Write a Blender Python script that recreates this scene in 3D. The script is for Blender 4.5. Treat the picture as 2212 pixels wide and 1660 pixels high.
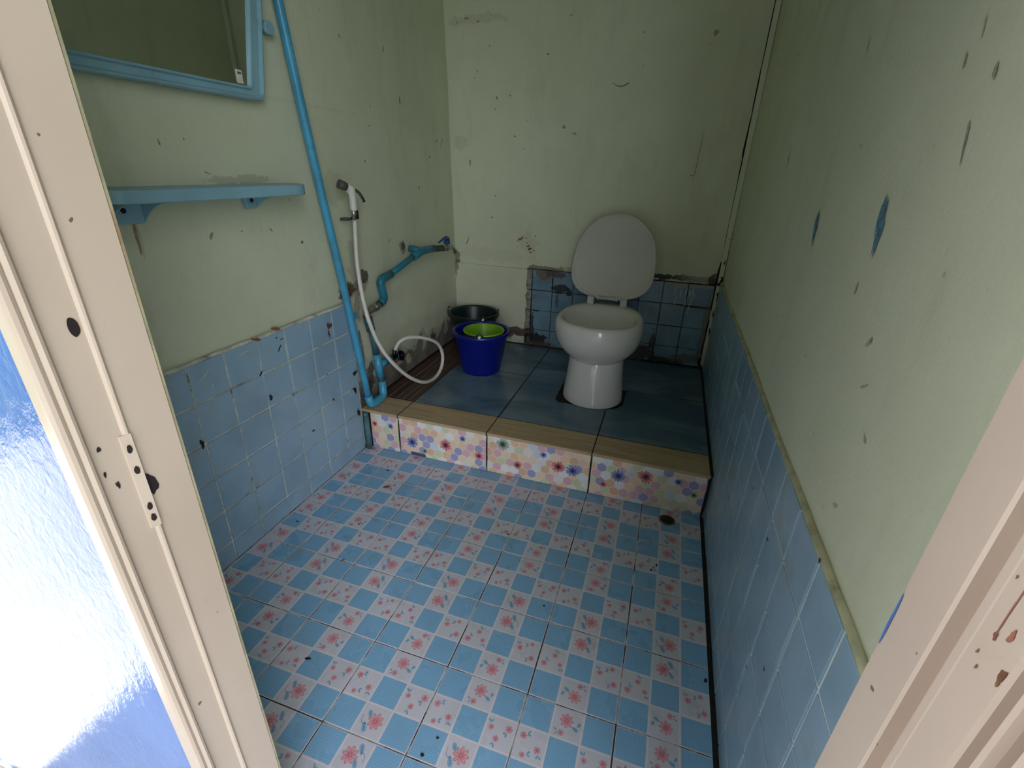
import bpy, bmesh, math, random
from math import sin, cos, pi, radians
from mathutils import Vector, Matrix, noise

for o in list(bpy.data.objects):
    bpy.data.objects.remove(o, do_unlink=True)
scene = bpy.context.scene
COL = scene.collection
V = Vector

# ------------------------------------------------------------------ camera
cam_d = bpy.data.cameras.new('camera')
cam = bpy.data.objects.new('camera', cam_d)
COL.objects.link(cam)
cam_d.sensor_fit = 'HORIZONTAL'
cam_d.sensor_width = 36.0
cam_d.lens = 1024.711 / 2212 * 36.0
cam_d.clip_start = 0.01
cam_d.clip_end = 200
RX = V((0.950297, 0.309979, 0.029125)).normalized()
FW = V((-0.270838, 0.869178, -0.413734)).normalized()
RX = (RX - FW * RX.dot(FW)).normalized()
UP = RX.cross(FW)
m = Matrix((RX, UP, -FW)).transposed().to_4x4()
m.translation = V((-0.0493, -0.6799, 1.0920))
cam.matrix_world = m
scene.camera = cam

# ------------------------------------------------------------------ light, exposure
scene.view_settings.view_transform = 'Standard'
scene.view_settings.look = 'None'
scene.view_settings.gamma = 1.0
scene.view_settings.use_curve_mapping = False
scene.view_settings.exposure = 0.86
scene.cycles.max_bounces = 12
scene.cycles.diffuse_bounces = 8
scene.cycles.sample_clamp_indirect = 6.0
scene.cycles.use_denoising = True

world = bpy.data.worlds.new('sky')
scene.world = world
world.use_nodes = True
wn, wl = world.node_tree.nodes, world.node_tree.links
for n in list(wn):
    wn.remove(n)
w_out = wn.new('ShaderNodeOutputWorld')
w_bg = wn.new('ShaderNodeBackground')
w_bg.inputs['Color'].default_value = (0.90, 0.93, 1.0, 1)
w_bg.inputs['Strength'].default_value = 3.4
wl.new(w_bg.outputs[0], w_out.inputs[0])

sun_d = bpy.data.lights.new('sun', 'SUN')
sun = bpy.data.objects.new('sun', sun_d)
COL.objects.link(sun)
sun_d.energy = 9.0
sun_d.angle = radians(0.6)
sun_d.color = (1.0, 0.96, 0.9)
SUN_DIR = V((-0.11, 0.015, -1.0)).normalized()      # direction the light travels
sun.rotation_euler = SUN_DIR.to_track_quat('-Z', 'Y').to_euler()
sun.location = (-2, -2, 5)

# ------------------------------------------------------------------ helpers
def S(r, g, b):
    f = lambda c: (c / 255 / 12.92) if c / 255 <= 0.04045 else ((c / 255 + 0.055) / 1.055) ** 2.4
    return (f(r), f(g), f(b), 1.0)

def mat_new(name):
    mt = bpy.data.materials.new(name)
    mt.use_nodes = True
    nt = mt.node_tree
    return mt, nt, nt.nodes['Principled BSDF']

def tex_coord(nt, scale=(1, 1, 1)):
    g = nt.nodes.new('ShaderNodeNewGeometry')
    mp = nt.nodes.new('ShaderNodeVectorMath'); mp.operation = 'MULTIPLY'
    mp.inputs[1].default_value = scale
    nt.links.new(g.outputs['Position'], mp.inputs[0])
    return mp.outputs[0]

def noise_node(nt, vec, scale, detail=4, rough=0.55, dist=0.0):
    n = nt.nodes.new('ShaderNodeTexNoise')
    n.inputs['Scale'].default_value = scale
    n.inputs['Detail'].default_value = detail
    n.inputs['Roughness'].default_value = rough
    n.inputs['Distortion'].default_value = dist
    nt.links.new(vec, n.inputs['Vector'])
    return n.outputs['Fac']

def ramp(nt, fac, a, b):
    r = nt.nodes.new('ShaderNodeMapRange')
    r.interpolation_type = 'SMOOTHSTEP'
    r.inputs['From Min'].default_value = a
    r.inputs['From Max'].default_value = b
    nt.links.new(fac, r.inputs['Value'])
    return r.outputs['Result']

def mth(nt, op, a, b=None):
    n = nt.nodes.new('ShaderNodeMath'); n.operation = op
    for i, x in enumerate((a, b)):
        if x is None: continue
        if isinstance(x, (int, float)): n.inputs[i].default_value = x
        else: nt.links.new(x, n.inputs[i])
    return n.outputs[0]

def mix(nt, fac, a, b, mode='MIX'):
    n = nt.nodes.new('ShaderNodeMix'); n.data_type = 'RGBA'; n.blend_type = mode
    if isinstance(fac, (int, float)): n.inputs[0].default_value = fac
    else: nt.links.new(fac, n.inputs[0])
    for i, x in ((6, a), (7, b)):
        if isinstance(x, tuple): n.inputs[i].default_value = x
        else: nt.links.new(x, n.inputs[i])
    return n.outputs[2]

def bump(nt, bsdf, h, strength=0.3, dist=0.01):
    b = nt.nodes.new('ShaderNodeBump')
    b.inputs['Strength'].default_value = strength
    b.inputs['Distance'].default_value = dist
    nt.links.new(h, b.inputs['Height'])
    nt.links.new(b.outputs[0], bsdf.inputs['Normal'])

def simple(name, col, rough=0.5, metal=0.0, L=(), var=0.06, vscale=30, bmp=0.0, bscale=60, coat=0.0, dirt=None, dscale=12, dlo=.62, dhi=.72, spec=None):
    mt, nt, b = mat_new(name)
    vec = tex_coord(nt)
    n = noise_node(nt, vec, vscale)
    dark = tuple(c * (1 - 2.2 * var) for c in col[:3]) + (1,)
    lite = tuple(min(1, c * (1 + 1.2 * var)) for c in col[:3]) + (1,)
    c = mix(nt, ramp(nt, n, .3, .7), dark, lite)
    if dirt:
        d = ramp(nt, noise_node(nt, vec, dscale, 8, .65), dlo, dhi)
        c = mix(nt, d, c, dirt)
    if L: c = spots(nt, c, vec, L)
    nt.links.new(c, b.inputs['Base Color'])
    b.inputs['Roughness'].default_value = rough
    b.inputs['Metallic'].default_value = metal
    b.inputs['Coat Weight'].default_value = coat
    if spec is not None: b.inputs['Specular IOR Level'].default_value = spec
    if bmp:
        bump(nt, b, noise_node(nt, vec, bscale, 5), bmp, 0.004)
    return mt

def printed(name, rough=0.25, grid=0):
    """glazed ceramic whose printed pattern is kept as flat colours on the faces"""
    mt, nt, b = mat_new(name)
    a = nt.nodes.new('ShaderNodeAttribute'); a.attribute_name = 'Print'
    vec = tex_coord(nt)
    c = mix(nt, ramp(nt, noise_node(nt, vec, 14, 6, .6), .45, .8), a.outputs['Color'], mix(nt, .16, a.outputs['Color'], S(120, 110, 100)))
    if grid:
        sx = nt.nodes.new('ShaderNodeSeparateXYZ'); nt.links.new(vec, sx.inputs[0])
        px = mth(nt, 'PINGPONG', mth(nt, 'MULTIPLY', sx.outputs[0], grid), .5)
        py = mth(nt, 'PINGPONG', mth(nt, 'MULTIPLY', sx.outputs[1], grid), .5)
        g = ramp(nt, mth(nt, 'MINIMUM', px, py), .17, .05)
        c = mix(nt, mth(nt, 'MULTIPLY', g, .22), c, S(190, 222, 240))
    nt.links.new(c, b.inputs['Base Color'])
    b.inputs['Roughness'].default_value = rough
    rr = ramp(nt, noise_node(nt, vec, 9, 5), .3, .75)
    nt.links.new(mth(nt, 'ADD', mth(nt, 'MULTIPLY', rr, .25), rough), b.inputs['Roughness'])
    return mt

# plaster walls
def spots(nt, base, vec, L, nscale=16, edge=.10):
    n1 = noise_node(nt, vec, nscale, 9, .72, .4)
    for (c, r, col, st) in L:
        d = nt.nodes.new('ShaderNodeVectorMath'); d.operation = 'SUBTRACT'
        nt.links.new(vec, d.inputs[0]); d.inputs[1].default_value = c
        q = nt.nodes.new('ShaderNodeVectorMath'); q.operation = 'DIVIDE'
        nt.links.new(d.outputs[0], q.inputs[0]); q.inputs[1].default_value = r
        ln = nt.nodes.new('ShaderNodeVectorMath'); ln.operation = 'LENGTH'
        nt.links.new(q.outputs[0], ln.inputs[0])
        v = mth(nt, 'ADD', ln.outputs['Value'], mth(nt, 'MULTIPLY', mth(nt, 'SUBTRACT', n1, .5), 4.0))
        base = mix(nt, mth(nt, 'MULTIPLY', ramp(nt, v, 1.0 + edge, 1.0 - edge), st), base, col)
    return base
BRN, BLK, MRT, TAN = S(84, 62, 56), S(30, 28, 26), S(150, 144, 136), S(150, 138, 112)
SPL = [((-1.16, .83, .655), (.1, .085, .028), TAN, .7), ((-1.16, .82, .66), (.1, .060, .020), BRN, .95), ((-1.16, .905, .695), (.1, .040, .024), BRN, .9), ((-1.16, .775, .645), (.1, .035, .012), BRN, .9),
       ((-1.16, 1.228, .762), (.1, .030, .034), MRT, .9), ((-1.16, 1.232, .765), (.1, .016, .020), BRN, .9), ((-1.16, .845, .58), (.1, .020, .05), MRT, .8), ((-1.16, .835, .30), (.1, .022, .14), MRT, .7),
       ((-1.16, .88, .27), (.1, .03, .07), BLK, .8), ((-1.16, .80, 1.02), (.1, .05, .05), S(160, 160, 130), .35), ((-1.16, .40, 1.042), (.1, .10, .012), S(130, 130, 106), .4), ((-1.16, .86, .74), (.1, .03, .10), S(165, 160, 146), .6),
       ((-1.15, .09, .94), (.1, .006, .05), S(176, 160, 120), .5), ((-1.16, .5, 1.25), (.1, .5, .006), S(170, 172, 146), .15)]
SPB = [((-.79, 1.8, .25), (.06, .1, .025), BRN, .95), ((-.86, 1.8, .235), (.06, .1, .02), BRN, .9), ((-1.0, 1.8, .22), (.14, .1, .03), S(90, 78, 70), .8), ((-.77, 1.8, .75), (.05, .1, .05), S(176, 160, 130), .3), ((-.95, 1.8, .66), (.22, .1, .035), S(176, 172, 146), .22),
       ((-.07, 1.8, .625), (.07, .1, .014), BLK, .95), ((.02, 1.8, .626), (.05, .1, .012), BRN, .9), ((.12, 1.8, .625), (.08, .1, .016), MRT, .8), ((.175, 1.8, .63), (.02, .1, .03), BRN, .9), ((-.66, 1.8, .612), (.10, .1, .012), BRN, .7), ((-.5, 1.8, .62), (.1, .1, .012), TAN, .5),
       ((-1.17, 1.8, .60), (.02, .1, .06), S(120, 112, 98), .8), ((-1.05, 1.8, 1.71), (.14, .1, .02), S(150, 150, 116), .25), ((-1.14, 1.8, 1.2), (.04, .1, .03), S(150, 150, 120), .2)]
SPT = [((-.66, 1.79, .585), (.045, .1, .035), S(110, 104, 90), .95), ((-.60, 1.79, .59), (.05, .1, .016), S(84, 74, 66), .9), ((-.57, 1.79, .515), (.04, .1, .018), BLK, .9), ((-.52, 1.79, .50), (.014, .1, .018), BLK, .9), ((-.58, 1.79, .45), (.012, .1, .04), BLK, .6),
       ((-.69, 1.79, .215), (.06, .1, .030), BLK, .95), ((-.66, 1.79, .195), (.10, .1, .014), BRN, .9), ((-.10, 1.79, .225), (.06, .1, .040), BLK, .97), ((-.06, 1.79, .29), (.016, .1, .05), BLK, .9), ((.0, 1.79, .200), (.10, .1, .014), BLK, .9),
       ((.11, 1.79, .22), (.09, .1, .022), S(104, 106, 104), .8), ((.178, 1.79, .40), (.016, .1, .20), S(116, 112, 100), .85), ((.08, 1.79, .602), (.13, .1, .018), S(150, 146, 138), .85), ((-.737, 1.79, .40), (.016, .1, .24), S(118, 112, 106), .8), ((-.715, 1.79, .28), (.014, .1, .07), BLK, .8)]
def plaster(name, mold=0.0, mold_h=0.0, L=()):
    mt, nt, b = mat_new(name)
    vec = tex_coord(nt)
    vst = tex_coord(nt, (1, 1, .28))
    base = mix(nt, ramp(nt, noise_node(nt, vec, 2.2, 5, .6), .3, .7), S(203, 207, 181), S(212, 216, 191))
    base = mix(nt, mth(nt, 'MULTIPLY', ramp(nt, noise_node(nt, vst, 7, 8, .7), .5, .78), .30), base, S(150, 152, 126))
    base = mix(nt, mth(nt, 'MULTIPLY', ramp(nt, noise_node(nt, vec, 45, 6, .75), .62, .76), .28), base, S(120, 122, 98))
    base = mix(nt, mth(nt, 'MULTIPLY', ramp(nt, noise_node(nt, vec, 33, 2, .5, .4), .76, .79), .6), base, S(92, 88, 70))
    if mold:
        sx = nt.nodes.new('ShaderNodeSeparateXYZ'); nt.links.new(vec, sx.inputs[0])
        nn = noise_node(nt, vec, 9, 8, .7, .3)
        hgt = mth(nt, 'ADD', mth(nt, 'MULTIPLY', nn, mold), mold_h)
        up = mth(nt, 'SUBTRACT', hgt, sx.outputs[2])
        base = mix(nt, mth(nt, 'MULTIPLY', ramp(nt, up, -.05, .03), .55), base, S(150, 140, 122))
        base = mix(nt, mth(nt, 'MULTIPLY', ramp(nt, up, .015, .04), .93), base, S(62, 44, 38))
        # grey, bare band between step and the old tile height
        band = mth(nt, 'MULTIPLY', ramp(nt, sx.outputs[2], .64, .56), ramp(nt, noise_node(nt, vec, 5, 6, .6), .35, .7))
        base = mix(nt, mth(nt, 'MULTIPLY', band, .45), base, S(190, 186, 176))
    if L: base = spots(nt, base, vec, L)
    nt.links.new(base, b.inputs['Base Color'])
    b.inputs['Roughness'].default_value = 0.62
    h = mth(nt, 'ADD', noise_node(nt, vec, 12, 6, .6), mth(nt, 'MULTIPLY', noise_node(nt, vec, 160, 3, .6), .25))
    bump(nt, b, h, .35, .006)
    return mt

M = {}
M['plaster'] = plaster('green_painted_plaster')
M['plaster_left'] = plaster('green_plaster_with_damp_base', .38, .115, SPL)
M['plaster_back'] = plaster('green_plaster_with_scuffs', .16, .12, SPB)
M['ceiling'] = simple('ceiling_board', S(176, 182, 160), .7)
M['blue_paint'] = None
def blue_paint():
    mt, nt, b = mat_new('glossy_blue_wall_paint')
    vec = tex_coord(nt, (1, 1, .6))
    c = mix(nt, ramp(nt, noise_node(nt, vec, 5, 5), .3, .7), S(72, 112, 182), S(92, 130, 198))
    nt.links.new(c, b.inputs['Base Color'])
    b.inputs['Roughness'].default_value = .10
    bump(nt, b, noise_node(nt, vec, 80, 4, .65, .6), .45, .003)
    return mt
M['blue_paint'] = blue_paint()
M['tile_blue'] = simple('blue_glazed_wall_tile', S(148, 178, 200), .22, var=.07, vscale=5, dirt=S(142, 150, 146), dscale=5, dlo=.5, dhi=.8)
M['tile_back'] = simple('stained_blue_wall_tile', S(116, 148, 170), .35, L=SPT, var=.10, vscale=7, dirt=S(96, 100, 96), dscale=8, dlo=.5, dhi=.8)
M['grout_light'] = simple('pale_grout', S(196, 198, 186), .8, var=.15, vscale=25, dirt=S(120, 98, 70), dscale=16, dlo=.56, dhi=.68)
M['grout_white'] = simple('whitish_grout', S(214, 220, 216), .8, var=.06)
M['ledge'] = simple('mossy_ledge_paint', S(176, 176, 142), .8, var=.1, dirt=S(120, 112, 66), dscale=9, dlo=.5, dhi=.7)
M['faint'] = simple('faint_grey_scuff', S(152, 154, 134), .7, var=.1)
M['faint2'] = simple('faint_tan_stain', S(170, 168, 142), .7, var=.1)
M['grout_dark'] = simple('blackened_grout', S(92, 92, 86), .85, var=.3, vscale=14, dirt=S(20, 18, 18), dscale=14, dlo=.45, dhi=.6)
M['floor_grout'] = simple('floor_grout', S(190, 192, 192), .7, var=.2, vscale=9, dirt=S(58, 56, 58), dscale=5, dlo=.44, dhi=.54)
M['black_dirt'] = simple('black_grime', S(26, 24, 23), .8, var=.3)
M['print'] = printed('printed_floor_glaze', .22)
M['print_blue'] = printed('printed_blue_mesh_glaze', .22, 190)
M['print_riser'] = printed('printed_hexagon_glaze', .3)
M['rust'] = simple('rusty_stain', S(142, 92, 68), .8, var=.25)
M['stain'] = simple('brown_stain', S(148, 140, 112), .8, var=.2)
M['scuff'] = simple('dark_scuff', S(112, 112, 90), .8, var=.2)
M['chipred'] = simple('bare_brown_clay', S(96, 68, 58), .8, var=.2)
M['mortar'] = simple('grey_mortar', S(146, 142, 134), .9, var=.2, vscale=60, bmp=.5)
M['mortar_dark'] = simple('dark_wet_mortar', S(44, 36, 32), .75, var=.3, vscale=40, bmp=.5)
M['bluemark'] = simple('blue_paint_mark', S(92, 140, 165), .6, var=.2, vscale=150)
M['bluesmear'] = simple('blue_paint_smear', S(80, 116, 190), .5)
M['drip'] = simple('pale_paint_drip', S(180, 190, 172), .5)

def deck_tile():
    mt, nt, b = mat_new('blue_marbled_deck_tile')
    vec = tex_coord(nt)
    rot = nt.nodes.new('ShaderNodeMapping'); rot.inputs['Rotation'].default_value = (0, 0, radians(-55)); rot.inputs['Scale'].default_value = (1, 2.0, 1)
    nt.links.new(vec, rot.inputs[0])
    n = noise_node(nt, rot.outputs[0], 2.6, 5, .5, .8)
    c = mix(nt, ramp(nt, n, .35, .72), S(84, 108, 128), S(122, 142, 160))
    c = mix(nt, mth(nt, 'MULTIPLY', ramp(nt, noise_node(nt, vec, 3, 5), .45, .7), .35), c, S(80, 106, 122))
    nt.links.new(c, b.inputs['Base Color'])
    b.inputs['Roughness'].default_value = .2
    return mt
M['deck'] = deck_tile()

def wood(name, a, bb, axis, rough=.45, sc=1.0):
    mt, nt, b = mat_new(name)
    s = (3, 60, 30) if axis == 'x' else (60, 3, 30)
    vec = tex_coord(nt, tuple(k * sc for k in s))
    n = noise_node(nt, vec, 1.4, 8, .65, .4)
    c = mix(nt, ramp(nt, n, .3, .7), a, bb)
    nt.links.new(c, b.inputs['Base Color'])
    b.inputs['Roughness'].default_value = rough
    return mt
M['nosing'] = wood('tan_wood_grain_tile', S(168, 142, 108), S(200, 174, 138), 'x')
M['darkwood'] = wood('dark_plank_tile', S(52, 32, 28), S(98, 70, 62), 'y', .4, .5)

def pvc_frame():
    mt, nt, b = mat_new('cream_door_frame')
    vec = tex_coord(nt)
    c = mix(nt, ramp(nt, noise_node(nt, vec, 3, 4), .3, .7), S(196, 177, 161), S(204, 186, 170))
    d = mth(nt, 'MULTIPLY', ramp(nt, noise_node(nt, vec, 18, 8, .7), .6, .75), .35)
    c = mix(nt, d, c, S(186, 158, 130))
    d = mth(nt, 'MULTIPLY', ramp(nt, noise_node(nt, vec, 60, 2, .5), .745, .76), .8)
    c = mix(nt, d, c, S(70, 52, 46))
    nt.links.new(c, b.inputs['Base Color'])
    b.inputs['Roughness'].default_value = .32
    bump(nt, b, noise_node(nt, vec, 25, 3), .06, .004)
    return mt
M['frame'] = pvc_frame()
M['frame_dirty'] = simple('stained_frame_edge', S(188, 180, 146), .6, var=.15, vscale=20, dirt=S(150, 120, 90), dscale=10, dlo=.5, dhi=.7)
M['ceramic'] = simple('white_sanitary_ceramic', S(212, 210, 205), .10, var=.015, vscale=4, coat=.3)
M['lidplastic'] = simple('white_seat_plastic', S(196, 194, 188), .38, var=.02, vscale=6)
M['white_plastic'] = simple('white_plastic', S(222, 220, 214), .3, var=.02)
M['hose'] = simple('white_hose_plastic', S(218, 214, 206), .35, var=.03, vscale=18)
M['pvc_light'] = simple('light_blue_pvc', S(72, 158, 196), .35, var=.08, vscale=12, dirt=S(60, 110, 130), dscale=10, dlo=.55, dhi=.8)
M['pvc_dull'] = simple('grimy_blue_pvc', S(72, 116, 124), .55, var=.15, vscale=16, dirt=S(70, 84, 76), dscale=14, dlo=.45, dhi=.65)
M['pvc_teal'] = simple('teal_pvc', S(36, 120, 142), .4, var=.1, vscale=16, dirt=S(60, 90, 92), dscale=14, dlo=.55, dhi=.7)
M['tape'] = simple('dark_green_sleeve', S(58, 78, 66), .55, var=.1)
M['chrome'] = simple('worn_chrome', S(196, 190, 182), .38, metal=1.0, var=.1)
M['darkmetal'] = simple('tarnished_metal', S(84, 82, 80), .32, metal=1.0, var=.2)
M['greyplastic'] = simple('dark_grey_plastic', S(78, 78, 72), .5, var=.05)
M['bluehandle'] = simple('dark_blue_handle', S(24, 72, 138), .4, var=.05)
M['cyan_plastic'] = simple('pale_blue_plastic', S(136, 178, 194), .35, var=.04, vscale=9, dirt=S(110, 140, 148), dscale=12, dlo=.55, dhi=.8)
M['bucket_blue'] = simple('deep_blue_plastic', S(12, 24, 128), .3, var=.05)
M['bucket_dark'] = simple('dark_green_plastic', S(6, 38, 36), .35, var=.05)
M['lime'] = simple('lime_green_plastic', S(128, 178, 40), .38, var=.04)
M['black'] = simple('black_plastic', S(20, 20, 22), .4)
M['ink'] = simple('black_ink', S(30, 30, 34), .6)
M['paper'] = simple('white_sticker_paper', S(214, 212, 208), .5)
M['concrete'] = simple('outdoor_concrete', S(196, 194, 188), .8, var=.1, vscale=6)
M['dark_ground'] = simple('dark_ground_green', S(70, 88, 48), .9, var=.25, vscale=40, bmp=.5)  # dark green for the unseen ground strips added to cut bounced light
M['blocker'] = simple('light_blocker_grey', S(112, 110, 100), .8)  # shared grey of the unseen slabs added to block light
M['hole'] = simple('dark_screw_hole', S(34, 26, 26), .9)
mt, nt, b = mat_new('mirror_glass')
b.inputs['Base Color'].default_value = (.80, .84, .82, 1); b.inputs['Metallic'].default_value = 1
b.inputs['Roughness'].default_value = .03
M['mirror'] = mt

def link(name, bm, mats, parent=None, smooth=False, auto=None):
    me = bpy.data.meshes.new(name)
    bmesh.ops.recalc_face_normals(bm, faces=bm.faces) if auto is None else None
    bm.to_mesh(me); bm.free()
    if not isinstance(mats, (list, tuple)): mats = [mats]
    for k in mats: me.materials.append(M[k] if isinstance(k, str) else k)
    if smooth:
        for p in me.polygons: p.use_smooth = True
    o = bpy.data.objects.new(name, me)
    COL.objects.link(o)
    if parent is not None:
        o.parent = parent
        o.matrix_parent_inverse = parent.matrix_basis.inverted()
    return o

def thing(name, loc, label=None, cat=None, group=None, kind=None):
    o = bpy.data.objects.new(name, None)
    COL.objects.link(o); o.location = loc
    o.empty_display_size = .05
    tag(o, label, cat, group, kind)
    return o

def tag(o, label=None, cat=None, group=None, kind=None):
    if label: o['label'] = label
    if cat: o['category'] = cat
    if group: o['group'] = group
    if kind: o['kind'] = kind
    return o

def box(bm, x0, x1, y0, y1, z0, z1, mi=0, bev=0.0):
    vs = [bm.verts.new((x, y, z)) for z in (z0, z1) for y in (y0, y1) for x in (x0, x1)]
    fs = []
    for idx in ((0, 2, 3, 1), (4, 5, 7, 6), (0, 1, 5, 4), (1, 3, 7, 5), (3, 2, 6, 7), (2, 0, 4, 6)):
        f = bm.faces.new([vs[i] for i in idx]); f.material_index = mi; fs.append(f)
    if bev:
        es = list({e for f in fs for e in f.edges})
        r = bmesh.ops.bevel(bm, geom=es, offset=bev, segments=3, profile=.5, affect='EDGES')
        for f in r['faces']: f.material_index = mi
    return fs

def frames(pts):
    pts = [V(p) for p in pts]
    T = []
    for i in range(len(pts)):
        a = pts[max(0, i - 1)]; b = pts[min(len(pts) - 1, i + 1)]
        T.append((b - a).normalized())
    n = T[0].orthogonal().normalized()
    out = []
    for i, t in enumerate(T):
        n = (n - t * n.dot(t)).normalized()
        out.append((pts[i], t, n, t.cross(n)))
    return out

def tube(bm, pts, r, seg=20, mi=0, cap=True, smooth=True):
    rs = r if isinstance(r, (list, tuple)) else [r] * len(pts)
    rings = []
    for (p, t, n, b), rr in zip(frames(pts), rs):
        rings.append([bm.verts.new(p + (n * cos(2 * pi * k / seg) + b * sin(2 * pi * k / seg)) * rr) for k in range(seg)])
    for a, c in zip(rings, rings[1:]):
        for k in range(seg):
            f = bm.faces.new((a[k], a[(k + 1) % seg], c[(k + 1) % seg], c[k])); f.material_index = mi; f.smooth = smooth
    if cap:
        for ring in (rings[0], rings[-1]):
            f = bm.faces.new(ring); f.material_index = mi
    return rings

def smooth_path(pts, n=8):
    pts = [V(p) for p in pts]
    P = [pts[0] * 2 - pts[1]] + pts + [pts[-1] * 2 - pts[-2]]
    out = []
    for i in range(1, len(P) - 2):
        for k in range(n):
            t = k / n
            a, b, c, d = P[i - 1], P[i], P[i + 1], P[i + 2]
            out.append(.5 * ((2 * b) + (c - a) * t + (2 * a - 5 * b + 4 * c - d) * t * t + (3 * b - 3 * c + d - a) * t ** 3))
    out.append(pts[-1])
    return out

def rounded(pts, rad, n=6):
    """polyline with its inner corners turned into arcs"""
    pts = [V(p) for p in pts]
    out = [pts[0]]
    for i in range(1, len(pts) - 1):
        a, b, c = pts[i - 1], pts[i], pts[i + 1]
        d1 = (a - b); d2 = (c - b)
        l = min(rad, d1.length * .49, d2.length * .49)
        p0 = b + d1.normalized() * l; p2 = b + d2.normalized() * l
        for k in range(n + 1):
            t = k / n
            out.append(p0 * (1 - t) ** 2 + b * 2 * t * (1 - t) + p2 * t * t)
    out.append(pts[-1])
    return out

def lathe(bm, prof, c, seg=48, mi=0):
    rings = []
    for r, z in prof:
        if r < 1e-5:
            rings.append([bm.verts.new((c[0], c[1], c[2] + z))])
        else:
            rings.append([bm.verts.new((c[0] + r * cos(2 * pi * k / seg), c[1] + r * sin(2 * pi * k / seg), c[2] + z)) for k in range(seg)])
    for a, b2 in zip(rings, rings[1:]):
        for k in range(seg):
            k2 = (k + 1) % seg
            if len(a) == 1 and len(b2) == 1: continue
            if len(a) == 1: f = bm.faces.new((a[0], b2[k2], b2[k]))
            elif len(b2) == 1: f = bm.faces.new((a[k], a[k2], b2[0]))
            else: f = bm.faces.new((a[k], a[k2], b2[k2], b2[k]))
            f.material_index = mi; f.smooth = True

def poly(bm, o, u, v, pts, mi=0, col=None, lay=None):
    f = bm.faces.new([bm.verts.new(o + u * a + v * b2) for a, b2 in pts])
    f.material_index = mi
    if lay is not None and col is not None:
        for lp in f.loops: lp[lay] = col
    return f

def blotch(bm, o, u, v, cu, cv, ru, rv, seed, mi, ang=0, n=18, rough=.35, h=.0006, nrm=None):
    rnd = random.Random(seed)
    ph = [rnd.uniform(0, 6.28) for _ in range(4)]
    pts = []
    for k in range(n):
        a = 2 * pi * k / n
        r = 1 + rough * (.5 * sin(2 * a + ph[0]) + .4 * sin(3 * a + ph[1]) + .35 * sin(5 * a + ph[2]) + rnd.uniform(-.3, .3))
        x = r * ru * cos(a); y = r * rv * sin(a)
        pts.append((cu + x * cos(ang) - y * sin(ang), cv + x * sin(ang) + y * cos(ang)))
    oo = o + nrm * h
    return poly(bm, oo, u, v, pts, mi)

def slab_tile(bm, o, u, v, n, u0, u1, v0, v1, gap, th, mi, rnd=None, bev=.0016):
    """one glazed tile: chamfered slab standing th proud of the bed"""
    g = gap / 2
    j = (lambda: rnd.uniform(-.0008, .0008)) if rnd else (lambda: 0)
    a, b2, c, d = u0 + g + j(), u1 - g + j(), v0 + g + j(), v1 - g + j()
    lift = th + (rnd.uniform(-.0006, .0006) if rnd else 0)
    base = [bm.verts.new(o + u * x + v * y) for x, y in ((a, c), (b2, c), (b2, d), (a, d))]
    mid = [bm.verts.new(o + u * x + v * y + n * (lift - bev * .6)) for x, y in ((a, c), (b2, c), (b2, d), (a, d))]
    e = bev
    top = [bm.verts.new(o + u * x + v * y + n * lift) for x, y in ((a + e, c + e), (b2 - e, c + e), (b2 - e, d - e), (a + e, d - e))]
    fs = []
    for p, q in ((base, mid), (mid, top)):
        for k in range(4):
            fs.append(bm.faces.new((p[k], p[(k + 1) % 4], q[(k + 1) % 4], q[k])))
    f = bm.faces.new(top); fs.append(f)
    for x in fs: x.material_index = mi
    return f

X, Y, Z = V((1, 0, 0)), V((0, 1, 0)), V((0, 0, 1))
TL, TR, TB, DECK = -1.137, .208, 1.79, .178      # tile faces left, right, back; deck height
YF = -.37                                          # room side of the front wall
HC = 2.35

# ------------------------------------------------------------------ setting: left wall
def left_x(y, z):
    k = max(0, min(1, (z - .4) / 1.4))
    return -1.150 - max(0, y) / 1.8 * (.018 + .045 * k)

def wall_grid(bm, f, us, vs, mi=0):
    g = [[bm.verts.new(f(a, b2)) for a in us] for b2 in vs]
    for i in range(len(vs) - 1):
        for j in range(len(us) - 1):
            q = bm.faces.new((g[i][j], g[i][j + 1], g[i + 1][j + 1], g[i + 1][j])); q.material_index = mi; q.smooth = True

def lin(a, b2, n): return [a + (b2 - a) * k / n for k in range(n + 1)]

bm = bmesh.new()
def lw(a, b2):
    return V((left_x(a, b2) + .004 * noise.noise(V((a * 2.3, b2 * 2.3, 3))), a, b2))
wall_grid(bm, lw, lin(YF - .08, 1.95, 46), lin(0, HC, 50))
box(bm, -1.36, -1.24, YF - .09, 1.95, -.05, HC + .05)
# stains, chips and streaks that belong to this wall
def lmark(y, z, ry, rz, mi, seed, ang=0, rough=.35, off=.0006):
    blotch(bm, V((lw(y, z).x + off, 0, 0)), Y, Z, y, z, ry, rz, seed, mi, ang, rough=rough, nrm=X)
for i, (y, z, ry, rz, mi, ang) in enumerate([
    (.598, .859, .007, .007, 2, 0), (.475, .909, .003, .009, 1, .6), (.256, 1.132, .002, .004, 1, .4), (.192, 1.122, .0025, .009, 1, .3),
    (1.12, .568, .005, .004, 1, 0), (1.202, 1.486, .004, .014, 1, -.3), (1.693, 1.194, .004, .03, 1, -.5), (1.64, 1.202, .003, .02, 1, -.8), (.368, .916, .0035, .003, 1, 0),
    (1.55, 1.13, .006, .006, 1, 0), (1.123, .803, .02, .003, 3, .5), (.30, 1.06, .015, .002, 3, -.4),
    (.27, .915, .012, .006, 3, 1.2), (1.30, 1.33, .006, .02, 3, .2), (1.42, 1.0, .004, .012, 1, 0), (1.0, 1.1, .005, .006, 3, 0)]):
    lmark(y, z, ry * .75, rz * .75, mi, 100 + i, ang)
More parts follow.
